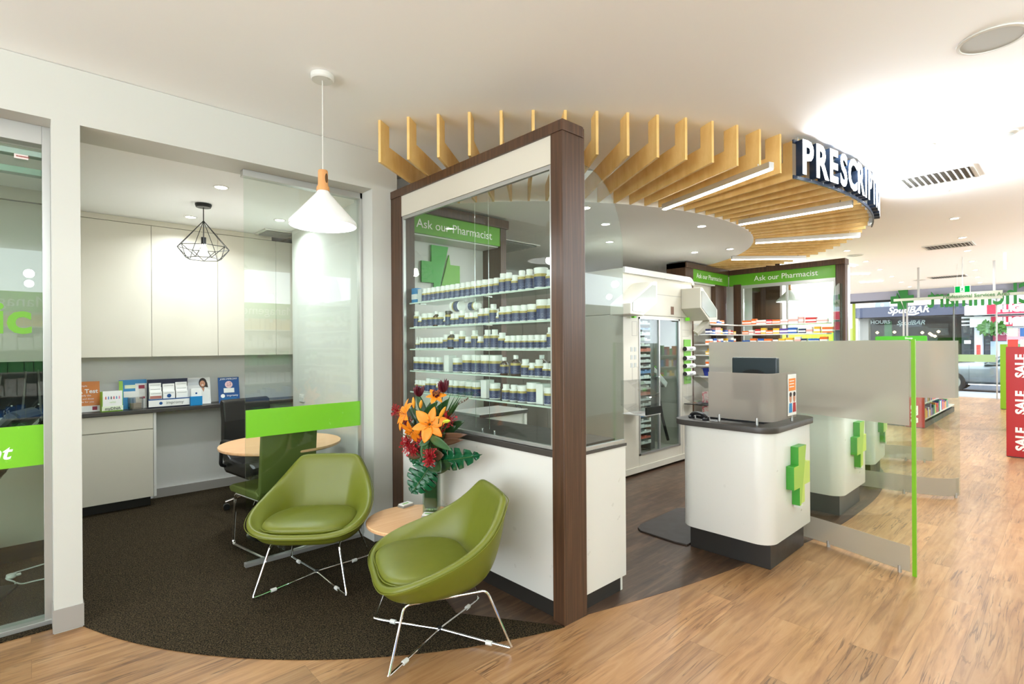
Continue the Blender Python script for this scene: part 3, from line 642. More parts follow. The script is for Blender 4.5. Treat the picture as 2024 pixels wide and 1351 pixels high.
# =================================================================== DISPENSARY
def pharm_booth_left():
    t = thing('pharmacist_booth', 'brown framed green topped booth with a cross, seen through the bottle shelves', 'booth', (0, 0, 0))
    Y0 = 3.735
    bm = NB(); box(bm, 3.32, Y0, 0, 3.39, Y0 + 0.30, 2.62); obj('frame_post', bm, walnut, t, bevel=0.002)
    bm = NB(); box(bm, 2.13, Y0, 0, 2.36, Y0 + 0.3, 2.62); obj('frame_post', bm, walnut, t, bevel=0.002)
    obj('top_beam', box(NB(), 2.13, Y0 - 0.02, 2.62, 3.41, Y0 + 0.30, 2.70), walnut, t, bevel=0.002)
    h = obj('green_header', box(NB(), 2.36, Y0 + 0.01, 2.45, 3.32, Y0 + 0.04, 2.62), sign_green, t)
    obj('soffit', box(NB(), 2.36, Y0 + 0.04, 2.44, 3.32, Y0 + 0.28, 2.46), white_lam, t)
    text('header_lettering', 'Ask our Pharmacist', 0.105, white_ink, (2.80, Y0 + 0.009, 2.53), '-y', t, ext=0.001)
    bkp = obj('back_panel', box(NB(), 2.36, Y0 + 0.27, 0.0, 3.32, Y0 + 0.30, 2.45), white_lam, t)
    cross_logo(t, (2.80, Y0 + 0.262, 2.17), 0.50, 'green', depth=0.02)
    return t
def cross_shapes(s):
    """two halves of a plus sign split by a slanted line, in units of its height"""
    a = s / 2; w = s * 0.175
    left = [(-w * 1.25, a), (w * 0.9, a), (-w * .55, -a), (-w * .95, -a), (-w * .95, -w * 1.1), (-a * .86, -w * 1.1), (-a * .86, w * 1.1), (-w * 1.25, w * 1.1)]
    right = [(w * 1.05, a * .72), (w * 1.2, w * 1.0), (a * .86, w * 1.0), (a * .86, -w * 1.15), (w * .95, -w * 1.15), (w * .95, -a), (-w * .38, -a)]
    return left, right
def cross_logo(parent, loc, s, kind, depth=0.03, face='-y'):
    left, right = cross_shapes(s)
    for nm, poly, m, dd in (('cross_half', left, lime_mid if kind == 'lime' else mat('cross_green', srgb(64, 176, 56), 0.35), depth), ('cross_half', right, lime_pale if kind == 'lime' else mat('cross_lime', srgb(120, 190, 60), 0.35), depth * .75)):
        bm = NB()
        ax = 'y' if face == '-y' else 'x'
        pp = [(p[0], p[1]) if ax == 'y' else (-p[0], p[1]) for p in poly]
        prism(bm, pp, ax, -dd, 0)
        o = obj(nm, bm, [m, green_side if kind == 'lime' else m], parent, loc=loc, label=('mid green left half of the cross' if poly is left else 'pale right half of the cross'))
        if kind == 'lime':
            for p in o.data.polygons:
                if abs(p.normal.y) < 0.5 and poly is left: p.material_index = 1
pharm_booth_left()
# dispensing machine ---------------------------------------------------------------
MX0, MX1, MY = 4.85, 6.39, 3.415
mc = thing('dispensing_machine', 'big white automated medicine dispensing cabinet with glass door', 'machine', (0, 0, 0))
bm = NB()
DX0, DX1, DZ0, DZ1 = 5.15, 6.06, 0.22, 1.815
box(bm, MX0, MY, 0.06, DX0, 4.5, 1.84); box(bm, DX1, MY, 0.06, MX1, 4.5, 1.84); box(bm, DX0, MY, 0.06, DX1, 4.5, DZ0); box(bm, DX0, 4.3, DZ0, DX1, 4.5, 1.84); box(bm, DX0, MY, DZ1, DX1, 4.5, 1.84)
obj('cabinet', bm, cream_lam, mc, bevel=0.004)
bm = NB(); rr = 0.12
prism(bm, [(MX0, 1.845), (MX1, 1.845), (MX1, 2.357 - rr)] + [(MX1 - rr + rr * math.cos(t), 2.357 - rr + rr * math.sin(t)) for t in [PI / 2 * k / 8 for k in range(1, 9)]] + [(MX0, 2.357)], 'y', MY, 4.5)
obj('upper_housing', bm, cream_lam, mc, bevel=0.003, auto=True)
bm = NB(); prism(bm, [(MX0, 2.30), (MX1 - .02, 2.30)] + [(MX1 - rr + (rr + .01) * math.cos(t), 2.367 - rr + (rr) * math.sin(t)) for t in [PI / 2 * k / 8 for k in range(1, 9)]] + [(MX0, 2.367)], 'y', MY - 0.03, MY - 0.001)
obj('top_trim', bm, white_lam, mc, auto=True)
bm = NB(); box(bm, MX0, MY - 0.012, 0.03, MX1, MY - 0.001, 0.10); obj('kick_strip', bm, cream_lam, mc, bevel=0.003)
bm = NB()
for a_, b_, c_, d_ in ((5.55, 6.35, 2.10, 2.104), (5.08, 6.12, 1.84, 1.843)): box(bm, a_, MY - 0.0012, c_, b_, MY - 0.0002, d_)
box(bm, 6.12, MY - 0.0012, 0.1, 6.123, MY - 0.0002, 2.26)
for zz in (1.68, 1.60): box(bm, 6.14, MY - 0.0012, zz, 6.30, MY - .0002, zz + 0.003)
for (xx, z0, w_, h_) in ((5.02, 1.60, .10, .16), (5.02, 1.10, .11, .14)):
    box(bm, xx, MY - .0012, z0, xx + w_, MY - .0002, z0 + .003); box(bm, xx, MY - .0012, z0 + h_, xx + w_, MY - .0002, z0 + h_ + .003); box(bm, xx, MY - .0012, z0, xx + .003, MY - .0002, z0 + h_); box(bm, xx + w_, MY - .0012, z0, xx + w_ + .003, MY - .0002, z0 + h_)
obj('panel_gap', bm, mat('gap_grey', srgb(150, 145, 138), 0.6), mc)
bm = NB(); box(bm, 5.86, MY - 0.002, 1.87, 5.93, MY + 0.0, 1.97); obj('camera_window', bm, mat('sensor_brown', srgb(120, 92, 76), 0.3), mc)
for i in range(2):
    for j in range(3): obj('button', box(NB(), 4.99 + i * .07, MY - .003, 1.42 - j * .09, 5.03 + i * .07, MY - .0005, 1.47 - j * .09), grille, mc)
bm = NB(); box(bm, DX0, MY - .01, DZ0, DX0 + .02, MY + .02, DZ1); box(bm, DX1 - .03, MY - .01, DZ0, DX1, MY + .02, DZ1); box(bm, DX0 + .42, MY - .008, DZ0, DX0 + .445, MY + .02, DZ1); box(bm, DX0, MY - .01, DZ1 - .02, DX1, MY + .02, DZ1); box(bm, DX0, MY - .01, DZ0, DX1, MY + .02, DZ0 + .02)
dfr = obj('door_frame', bm, alu, mc)
obj('door_glass', box(NB(), DX0 + .02, MY + .002, DZ0 + .02, DX1 - .03, MY + .008, DZ1 - .02), glass_dim, mc)
bm = NB(); tube(bm, fillet([(5.50, MY - .01, .92), (5.50, MY - .05, .92), (5.50, MY - .05, 1.12), (5.50, MY - .01, 1.12)], .01), .006); obj('handle', bm, chrome, mc, auto=True)
steel_dark = mat('inner_steel', srgb(120, 122, 118), 0.35, 0.5)
bm = NB(); box(bm, 5.47, MY + .05, .24, 5.56, MY + .3, 1.8); box(bm, 5.72, MY + .4, .24, 5.76, MY + .5, 1.8); box(bm, 5.92, MY + .3, .24, 5.95, MY + .5, 1.8); obj('guide_rail', bm, steel_dark, mc, bevel=.003)
bm = NB(); box(bm, DX0 + .001, 4.25, DZ0, DX1 - .001, 4.299, 1.81); obj('inner_lining', bm, mat('lining_dark', srgb(96, 98, 92), 0.5), mc)
arm_p = thing  # picking arm
M = Matrix.Translation((5.80, MY + .16, 1.10)) @ Matrix.Rotation(math.radians(35), 4, 'Y')
bm = NB(); box(bm, -.22, -.06, -.06, .18, .06, .02, M); obj('picking_arm', bm, white_lam, mc, bevel=.02, label='white slanted robotic arm')
bm = NB(); box(bm, -.20, -.065, .021, -.16, .065, .028, M); box(bm, .0, -.065, .021, .03, .065, .028, M); obj('arm_stripe', bm, mat('bright_green_plastic', srgb(120, 230, 40), 0.4), mc)
bm = NB(); box(bm, 5.60, MY + .1, .70, 5.70, MY + .2, 1.16); obj('lift_motor', bm, black_plastic, mc, bevel=.01)
bm = NB(); tube(bm, [(5.78, MY + .12, .82), (5.86, MY + .12, .55), (5.98, MY + .12, .28)], .018); obj('support_strut', bm, black_plastic, mc)
# medicine trays inside
nt = 24; tray_cols = [srgb(235, 235, 230), srgb(210, 110, 90), srgb(110, 150, 200), srgb(240, 200, 120), srgb(130, 200, 130)]
for i in range(nt):
    z = 0.26 + i * 0.064
    if 0.26 < z < 1.79:
        tr = obj('tray', box(NB(), 5.175, MY + .03, z, 5.46, MY + .5, z + .004), steel_dark, mc)
        bm = NB(); x = 5.18
        while x < 5.44:
            w_ = random.uniform(.035, .08); hh = random.uniform(.018, .048); box(bm, x, MY + .035, z + .0045, min(x + w_, 5.455), MY + .14, z + hh); x += w_ + .004
        st_ = obj('stored_packet', bm, None or mat('packet_%d' % [0, 0, 1, 0, 0, 0, 2, 0][i % 8], tray_cols[[0, 0, 1, 0, 0, 0, 2, 0][i % 8]], .45), tr)
# hoods + chutes on both sides of the door
def hood(side):
    # box hood whose front window slopes down towards the outer side of the machine
    prof = [(5.127, 2.195), (5.05, 2.195), (4.61, 1.935), (4.61, 1.82), (4.85, 1.81), (5.127, 1.95)] if side < 0 else [(6.11, 2.205), (6.17, 2.205), (6.56, 1.945), (6.56, 1.81), (6.34, 1.80), (6.11, 1.95)]
    d = .262
    bm = NB(); prism(bm, prof, 'y', MY - d, MY - .001)
    h = obj('screen_hood', bm, cream_lam, mc, bevel=.008)
    cxh = sum(q[0] for q in prof) / 6; czh = sum(q[1] for q in prof) / 6
    win_ = [(cxh + (q[0] - cxh) * .86, czh + (q[1] - czh) * .80) for q in prof]
    bm = NB(); prism(bm, win_, 'y', MY - d - .005, MY - d - .0005)
    obj('viewing_window', bm, mat('hood_glass', srgb(150, 152, 142), .12, coat=.4), h)
    sx_ = 5.0 if side < 0 else 6.2
    bm = NB(); box(bm, sx_ - .02, MY - .06, 1.80, sx_ + .02, MY - .02, 1.84); obj('status_lamp', bm, mat('bright_green_plastic', (0, 0, 0, 1)), h)
    # tray
    tx0, tx1 = (4.80, 5.08) if side < 0 else (6.14, 6.38)
    prof = [(MY, .83), (MY - .10, .77), (MY - .20, .74), (MY - .26, .76), (MY - .30, .83), (MY - .315, .93)]
    sp = [tuple(v[:2]) for v in smooth_path([(a, b, 0) for a, b in prof], 4)]
    bm = NB()
    V = [[bm.verts.new((x, p[0], p[1])) for p in sp] for x in (tx0, tx1)]
    V2 = [[bm.verts.new((x, p[0] + .006, p[1] + .006)) for p in sp] for x in (tx0, tx1)]
    for i in range(len(sp) - 1):
        bm.faces.new((V[0][i], V[0][i + 1], V[1][i + 1], V[1][i])); bm.faces.new((V2[0][i], V2[1][i], V2[1][i + 1], V2[0][i + 1]))
        for q in (0, 1): bm.faces.new((V[q][i], V2[q][i], V2[q][i + 1], V[q][i + 1]))
    for i in (0, -1): bm.faces.new((V[0][i], V[1][i], V2[1][i], V2[0][i]))
    t_ = obj('collection_tray', bm, clear_ac, mc)
    for x in (tx0, tx1 - .005):
        bm = NB(); prism(bm, [(MY, 1.10), (MY - .08, 1.10), (MY - .30, .95)] + [(a, b) for a, b in reversed(prof)], 'x', x, x + .005); obj('side_guard', bm, clear_ac, t_)
    bm = NB(); prism(bm, [(MY, 1.105), (MY - .08, 1.105), (MY - .30, .955), (MY - .30, .95), (MY - .08, 1.10), (MY, 1.10)], 'x', tx0, tx1); obj('top_guard', bm, clear_ac, t_)
    bm = NB(); box(bm, tx0 - .01, MY - .32, .735, tx1 + .01, MY - .02, .745)
    if side > 0: obj('tray_base', bm, black_gloss, t_, bevel=.002)
    else:
        obj('tray_base', bm, white_lam, t_, bevel=.002)
        bm = NB(); box(bm, tx0 - .02, MY - .335, .75, tx1 + .0, MY - .322, .83); obj('black_front_plate', bm, black_gloss, t_)
hood(-1); hood(1)
t = mc
bm = NB(); tube(bm, [(6.37, MY - .06, 1.64), (6.50, MY - .16, 1.80)], .05, seg=4); obj('hood_bracket', bm, cream_lam, mc)
# paper rolls / leaflets stacked at the right flank of the machine
br_ = thing('leaflet_rack', 'green and white leaflet rack with rolled bag holders on the white machine', 'rack', (6.25, MY - .032, 0))
obj('back_board', box(NB(), -.085, .022, 0.99, .085, .028, 1.56), lime, br_)
for i, z in enumerate((1.44, 1.32, 1.22, 1.12)):
    bm = NB(); cyl(bm, (-.10, .004, z), (.125, .004, z), .030, seg=18); rl = obj('paper_roll', bm, white_card, br_, auto=True)
    bm = NB(); cyl(bm, (-.104, .004, z), (-.1005, .004, z), .029, seg=18); obj('roll_end', bm, black_plastic, rl)
    text('printed_line', 'chemmart', .022, mat('grey_ink', srgb(110, 115, 110), .5), (6.26, MY - .0575, z), '-y', br_)
text('printed_line', 'Chemmart', .035, mat('letter_green', srgb(132, 196, 50), 0.4), (6.25, MY - .0195, 1.045), '-y', br_)
# benches and bits seen through the booth glass
bn = thing('prep_bench', 'white bench with dark edged top inside the dispensary, behind the lowest shelf', 'bench', (0, 0, 0))
obj('bench_top', box(NB(), 2.69, 3.30, .90, 3.24, 3.70, .935), white_lam, bn, bevel=.003); obj('edge_band', box(NB(), 2.69, 3.294, .903, 3.24, 3.2995, .932), dark_top, bn)
obj('side_panel', box(NB(), 3.21, 3.31, 0.002, 3.24, 3.70, .90), white_lam, bn); obj('side_panel', box(NB(), 2.70, 3.31, 0.002, 2.73, 3.70, .90), white_lam, bn); obj('front_panel', box(NB(), 2.73, 3.33, .55, 3.21, 3.345, .90), white_lam, bn)
t = thing('label_printer', 'small black label printer on the worktop behind the curved end glass', 'printer', (2.45, 2.12, .9235), .3); obj('casing', box(NB(), -.09, -.07, 0, .09, .07, .07), black_plastic, t, bevel=.012); obj('paper_slot', box(NB(), -.06, -.071, .03, .06, -.0702, .045), grille, t)
o = obj('power_cable', tube(NB(), smooth_path([(3.30, 3.70, 1.05), (3.42, 3.66, .95), (3.44, 3.64, .85), (3.48, 3.66, .80), (3.50, 3.64, .88), (3.46, 3.66, .92), (3.43, 3.67, .78), (3.45, 3.66, .5), (3.47, 3.66, .01)], 8), .006, seg=6), black_plastic, auto=True); tag(o, 'looped black cable hanging beside the prep bench', 'cable')
# wall cupboards at the back of the dispensary
for i in range(6):
    x0 = 2.4 + i * 1.1
    t = thing('wall_cupboard', 'cream tall cupboard on the dispensary back wall, %s from the left' % ORD[i], 'cupboard', (x0, 5.9, 0), 0, 'tall cream cupboards at the back of the dispensary')
    obj('carcass', box(NB(), 0, .02, 0, 1.098, .31, 2.45), cream_lam, t)
    for k in (0, 1): obj('door', box(NB(), .003 + k * .549, 0, .08, .546 + k * .549, .018, 2.445), cream_lam, t, bevel=.001)
# second pharmacist booth ----------------------------------------------------------
def far_booth():
    t = thing('pharmacist_booth', 'brown framed corner booth with two green Ask our Pharmacist headers, beyond the counters', 'booth', (0, 0, 0))
    Y0, X1 = 3.86, 8.45
    walls = [('frame_post', box(NB(), 7.02, Y0 - .01, 0, 7.25, Y0 + .3, 2.70)), ('frame_post', box(NB(), 8.02, Y0 + .02, 0, 8.40, Y0 + .16, 2.46)), ('frame_post', box(NB(), 8.46, 2.20, 0, 8.58, 2.32, 2.70)), ('frame_post', box(NB(), 8.43, Y0 - .2, 0, 8.50, Y0 - .08, 2.46))]
    for nm, bm in walls: obj(nm, bm, walnut, t, bevel=.002)
    obj('top_beam', box(NB(), 7.02, Y0 - .03, 2.62, 8.44, Y0 + .3, 2.70), walnut, t, bevel=.002)
    obj('top_beam', box(NB(), 8.42, 2.19, 2.62, 8.60, Y0 + .3, 2.70), walnut, t, bevel=.002)
    obj('green_header', box(NB(), 7.25, Y0, 2.44, 8.42, Y0 + .03, 2.62), sign_green, t); obj('green_header', box(NB(), 8.45, 2.32, 2.44, 8.48, Y0 - .001, 2.62), sign_green, t)
    text('header_lettering', 'Ask our Pharmacist', .105, white_ink, (7.78, Y0 - .002, 2.53), '-y', t, ext=.001)
    text('header_lettering', 'Ask our Pharmacist', .115, white_ink, (8.448, 3.0, 2.53), '-x', t, ext=.001)
    obj('back_panel', box(NB(), 7.25, Y0 + .1, 0, 8.02, Y0 + .12, 2.44), cream_lam, t)
    obj('soffit', box(NB(), 7.25, Y0 + .03, 2.42, 8.42, Y0 + .14, 2.44), white_lam, t)
    bm = NB(); box(bm, 8.45, 2.32, 2.39, 8.49, 3.66, 2.44); box(bm, 8.45, 3.63, .9, 8.49, 3.66, 2.39); box(bm, 8.45, 2.96, .9, 8.49, 2.985, 2.39); box(bm, 8.45, 2.32, .9, 8.49, 2.345, 2.39)
    obj('window_frame', bm, alu, t)
    obj('glass_pane', box(NB(), 8.468, 2.345, .9, 8.474, 3.63, 2.39), glass, t)
    obj('base_panel', box(NB(), 8.44, 2.32, 0, 8.48, 3.66, .9), white_lam, t)
    poly = [(8.05, .95), (8.445, .95), (8.445, 2.34), (8.3, 2.34), (8.15, 2.28), (8.05, 2.1)]
    bm = NB(); prism(bm, poly, 'y', 2.235, 2.243); obj('end_glass', bm, thin_glass('green_edge_glass', (.75, .9, .84, 1), .1), t)
    cross_logo(t, (7.62, Y0 + .098, 2.12), .3, 'green', depth=.015)
    return t
far_booth()
# shelves + cartons of the far booth
carton_cols = [('orange', srgb(232, 112, 40)), ('white', srgb(238, 234, 228)), ('blue', srgb(40, 90, 170)), ('red', srgb(196, 44, 40)), ('yellow', srgb(232, 184, 50)), ('pink', srgb(232, 170, 160)), ('dark navy', srgb(36, 40, 84)), ('green', srgb(70, 180, 90)), ('purple', srgb(96, 70, 150))]
CM = {nme: mat('carton_' + nme, c_, .45) for nme, c_ in carton_cols}
for i, z in enumerate((1.80, 1.65, 1.50, 1.345, 1.19, 1.03)):
    nm = ['top', 'second', 'third', 'fourth', 'fifth', 'lowest'][i]
    sh = obj('pharmacy_shelf', box(NB(), 7.26, 3.60, z - .02, 8.20, 3.85, z), white_lam, bevel=.002); tag(sh, 'white shelf facing the aisle in the far booth corner, %s one' % nm, 'shelf', 'white shelves of the far booth back')
    x = 7.30; k = 0
    while x < 8.12:
        w_ = random.uniform(.05, .11); h_ = random.uniform(.045, .10); cn = random.choice(['white', 'white', 'pink', 'blue', 'yellow', 'red', 'dark navy', 'white'] if i else ['white', 'orange'])
        if i == 4 and k == 1: cn, w_, h_ = 'green', .16, .12
        if i == 0 and x > 7.7: break
        if i < 5: carton('medicine_carton', x + w_ / 2, 3.66, z, w_ - .006, .07, h_, CM[cn], '%s carton, %s from the left on the %s shelf of the far booth back' % (cn, ORD[k], nm), group='medicine cartons in the far booth', flap=CM['white'] if cn != 'white' else CM[random.choice(['pink', 'blue', 'orange'])]); k += 1
        x += w_ + random.choice([0, .004, .03])
    if i < 3:
        sh = obj('pharmacy_shelf', box(NB(), 8.20, 2.36, z - .02, 8.43, 3.60, z), white_lam, bevel=.002); tag(sh, 'white shelf running along the far booth glass, %s one' % nm, 'shelf', 'white shelves along the far booth glass')
    else:
        sh = obj('pharmacy_shelf', box(NB(), 8.20, 3.0, z - .02, 8.43, 3.60, z), white_lam, bevel=.002); tag(sh, 'short white shelf along the far booth glass, %s one' % nm, 'shelf', 'white shelves along the far booth glass')
    y = 3.56; k = 0; ye = 2.4 if i < 3 else 3.04
    while y > ye and i < 5:
        w_ = random.uniform(.07, .15); h_ = random.uniform(.05, .10)
        cn = [['orange', 'orange', 'white', 'red', 'orange', 'white', 'white', 'pink', 'red', 'white'], ['orange', 'white', 'red', 'yellow', 'orange', 'yellow', 'purple', 'blue', 'dark navy', 'white', 'yellow'], ['blue', 'orange', 'blue', 'orange', 'white', 'yellow', 'yellow', 'white', 'dark navy'], ['blue', 'yellow', 'white', 'pink'], ['pink', 'white', 'white']][i]
        cn = cn[k % len(cn)]
        carton('medicine_carton', 8.27, y - w_ / 2, z, .07, w_ - .006, h_, CM[cn], '%s carton, %s from the corner, %s shelf along the far booth glass' % (cn, ORD[k], nm), group='medicine cartons along the far booth glass', flap=CM['white'] if cn != 'white' else CM['pink']); k += 1
        y -= w_ + random.choice([0, .003, .02])
# blue basket and stack of pink printed cartons below
t = thing('plastic_basket', 'blue plastic basket on the lowest shelf of the far booth', 'basket', (7.47, 3.68, 1.03))
bm = NB(); a_ = rrect(-.13, -.06, .13, .06, .02, 3); b2 = rrect(-.16, -.08, .16, .08, .025, 3)
A = [bm.verts.new((p[0], p[1], .001)) for p in a_]; B = [bm.verts.new((p[0], p[1], .115)) for p in b2]; C2 = [bm.verts.new((p[0] * .96, p[1] * .93, .115)) for p in b2]; D = [bm.verts.new((p[0] * .95, p[1] * .9, .006)) for p in a_]
Nn = len(A); bm.faces.new(A); bm.faces.new(D)
for i in range(Nn):
    j = (i + 1) % Nn; bm.faces.new((A[i], A[j], B[j], B[i])); bm.faces.new((B[i], B[j], C2[j], C2[i])); bm.faces.new((C2[i], C2[j], D[j], D[i]))
obj('tub', bm, mat('blue_plastic', srgb(36, 58, 160), .4), t)
bm = NB(); box(bm, -.165, -.086, .105, .165, .086, .112); bmesh.ops.delete(bm, geom=[f for f in bm.faces if abs(f.normal.z) > .9], context='FACES_ONLY'); obj('rim', bm, mat('blue_plastic', srgb(36, 58, 160), .4), t)
pink_print = mat('pink_print', srgb(226, 206, 198), .5); n, L, b = nodes_of(pink_print)
tc = n.new('ShaderNodeTexCoord'); nz = n.new('ShaderNodeTexNoise'); nz.inputs['Scale'].default_value = 22; r_ = n.new('ShaderNodeValToRGB'); r_.color_ramp.elements[0].position = .5; r_.color_ramp.elements[0].color = srgb(228, 212, 202); r_.color_ramp.elements[1].position = .62; r_.color_ramp.elements[1].color = srgb(214, 110, 120)
L.new(tc.outputs['Object'], nz.inputs['Vector']); L.new(nz.outputs[0], r_.inputs[0]); L.new(r_.outputs[0], b.inputs['Base Color'])
for i in range(4):
    for j in range(2):
        carton('stock_carton', 7.45 + j * .3, 3.68, .0 + i * .2 + .012, .26, .16, .18, pink_print, 'pink printed stock carton under the far booth shelves, %s level, %s column' % (['bottom', 'second', 'third', 'top'][i], ['left', 'right'][j]), group='pink printed stock cartons')
        sh = obj('low_shelf', box(NB(), 7.28 + j * .32, 3.58, i * .2, 7.595 + j * .32, 3.85, i * .2 + .011), white_lam); tag(sh, 'low white shelf board under the pink cartons, %s level %s column' % (['bottom', 'second', 'third', 'top'][i], ['left', 'right'][j]), 'shelf', 'low shelf boards')
# room beyond the far booth
wall('wall_beyond_booth', 11.2, 2.86, 0, 11.3, 6.2, 3.0, white_lam)
area_light((10.2, 4.2, 2.98), 0.12, 60, spread=170)  # unseen lamps, this and the next, added to brighten the room beyond
area_light((10.4, 3.2, 2.98), 0.12, 40, spread=170)
wall('wall_beyond_side', 9.6, 6.1, 0, 11.3, 6.2, 3.0, white_lam)
struct('trim_1', box(NB(), 11.19, 2.87, 1.75, 11.199, 6.1, 1.95), mat('pale_green_trim', srgb(190, 220, 170), .4), label='pale green stripe on the far white wall')
struct('trim_2', box(NB(), 11.19, 2.87, 1.2, 11.199, 6.1, 1.75), mat('wall_lime', srgb(160, 210, 50), .4), label='lime green stripe on the far white wall')
struct('wall_walnut', box(NB(), 9.5, 3.45, 0, 9.6, 3.92, 2.99), walnut, label='brown walnut column behind the far booth glass')
wall('wall_far_room', 9.5, 3.92, 0, 9.6, 6.1, 2.99, mat('pale_wall', srgb(236, 236, 232), 0.35))

# =================================================================== ARMCHAIRS
def tub_chair():
    t = thing('armchair', 'x', 'armchair')
    # rim half points: x, y, z  (front = -y)
    H = [(0.0, -.335, .385), (.14, -.335, .386), (.255, -.315, .398), (.335, -.25, .428), (.366, -.14, .465), (.361, -.02, .50), (.340, .09, .54), (.306, .18, .592), (.258, .25, .66), (.212, .293, .722), (.185, .305, .736), (.09, .315, .738), (0.0, .318, .738)]
    rim = [Vector(p) for p in H] + [Vector((-p[0], p[1], p[2])) for p in H[-2:0:-1]]
    N = len(rim); seatc = Vector((0, -.05, .385)); bm = NB(); rings = []
    for k in range(11):
        ring = []
        for i, p in enumerate(rim):
            hz = (p.z - .385) / .353     # 0 front .. 1 back
            d = Vector((p.x, p.y + .03, 0)); dn = d.normalized() if d.length else Vector((0, -1, 0))
            th = .040 + .006 * hz
            if k == 0: q = Vector((p.x * .30, -.05 + (p.y + .05) * .30, .365))
            elif k == 1: q = Vector((p.x * .58, -.06 + (p.y + .06) * (.60 if p.y < 0 else .52), .365))
            elif k == 2: q = Vector((p.x * .72, -.06 + (p.y + .06) * (.80 if p.y < 0 else .66), .372 + .03 * hz))
            elif k == 3: q = Vector((p.x * .80, -.06 + (p.y + .06) * (.90 if p.y < 0 else .82), .380 + (p.z - .38) * .5)) - dn * th * .35
            elif k == 4: q = p - dn * th * .95 + Vector((0, 0, -.012))
            elif k == 5: q = p - dn * th * .35 + Vector((0, 0, .004))
            elif k == 6: q = p + dn * .006 + Vector((0, 0, -.006))
            elif k == 7: q = p + dn * .012 * (1 - hz) + Vector((0, 0, -.030 - .02 * hz))
            elif k == 8: q = Vector((p.x * .93, p.y * (.97 - .06 * hz), .385 + (p.z - .385) * .42 - .035))
            elif k == 9: q = Vector((p.x * .80, -.03 + (p.y + .03) * (.86 if p.y < 0 else .74), .300 + .012 * hz))
            else: q = Vector((p.x * .45, -.03 + (p.y + .03) * .45, .288))
            ring.append(bm.verts.new(q))
        rings.append(ring)
    for k in range(10):
        for i in range(N):
            j = (i + 1) % N; bm.faces.new((rings[k][i], rings[k][j], rings[k + 1][j], rings[k + 1][i]))
    bm.faces.new(rings[0]); bm.faces.new(rings[-1][::-1])
    obj('shell', bm, olive, t, smooth=True, sub=3)
    # piping along the rim
    pp = [p + Vector((0, 0, .0)) for p in rim]
    pth = smooth_path([p + (Vector((p.x, p.y + .03, 0)).normalized() * .0075) + Vector((0, 0, -.018)) for p in rim], 5, closed=True)
    obj('piping', tube(NB(), pth, .0022, seg=6, closed=True), olive, t, auto=True)
    # seat cushion
    bm = NB(); out = []
    for i, p in enumerate(rim):
        x = p.x * .77; y = -.065 + (p.y + .065) * (.93 if p.y < 0 else .56); out.append((x, y))
    R = []
    for (s, z) in ((.3, .368), (.85, .368), (.985, .382), (1.0, .400), (.975, .418), (.80, .436), (.4, .446)):
        R.append([bm.verts.new((x * s, -.08 + (y + .08) * s, z)) for x, y in out])
    for k in range(len(R) - 1):
        for i in range(N): j = (i + 1) % N; bm.faces.new((R[k][i], R[k][j], R[k + 1][j], R[k + 1][i]))
    bm.faces.new(R[0][::-1]); bm.faces.new(R[-1])
    cs = obj('seat_cushion', bm, olive, t, smooth=True, sub=2)
    pth = smooth_path([Vector((x * 1.002, -.08 + (y + .08) * 1.002, .400)) for x, y in out], 4, closed=True)
    obj('cushion_piping', tube(NB(), pth, .003, seg=6, closed=True), olive, cs, auto=True)
    # chrome wire base: two side hoops whose floor runs cross in the middle
    r = .0062
    for sgn, nm in ((1, 0), (-1, 1)):
        pts = [(0, 0, .030), (.235 * sgn, -.262, .012), (.272 * sgn, -.30, .012), (.272 * sgn, -.295, .018), (.205 * sgn, -.215, .285), (.205 * sgn, .19, .285), (.272 * sgn, .295, .018), (.265 * sgn, .29, .012), (.23 * sgn, .255, .012), (0, .0, .030)]
        obj('wire_frame', tube(NB(), fillet(pts, .03, 5), r, seg=10), chrome, t, auto=True, label='chrome wire side hoop')
    for sx in (-1, 1):
        for sy in (-1, 1):
            a = Vector((.19 * sx, .205 * sy + (-.005 if sy < 0 else 0), .015)); d = Vector((sx, sy * 1.08, 0)).normalized() * .016
            obj('floor_glide', tube(NB(), [a - d, a + d], .0115, seg=8), mat('glide_plastic', srgb(220, 220, 214), .4), t, auto=True, label='pale plastic glide')
    obj('joint', cyl(NB(), (0, 0, .020), (0, 0, .040), .011), black_plastic, t, auto=True)
    return t
ch1 = tub_chair(); ch1.location = (1.5515, 2.24, .006); ch1.rotation_euler = (0, 0, math.radians(-111.7))
tag(ch1, 'olive green tub armchair nearest the camera, in front of the white base panel', 'armchair', 'olive green tub armchairs')
ch2 = copy_tree(ch1); ch2.location = (1.365, 3.359, .006); ch2.rotation_euler = (0, 0, math.radians(-40.5))
tag(ch2, 'olive green tub armchair in front of the glass panel, left of the coffee table', 'armchair', 'olive green tub armchairs')

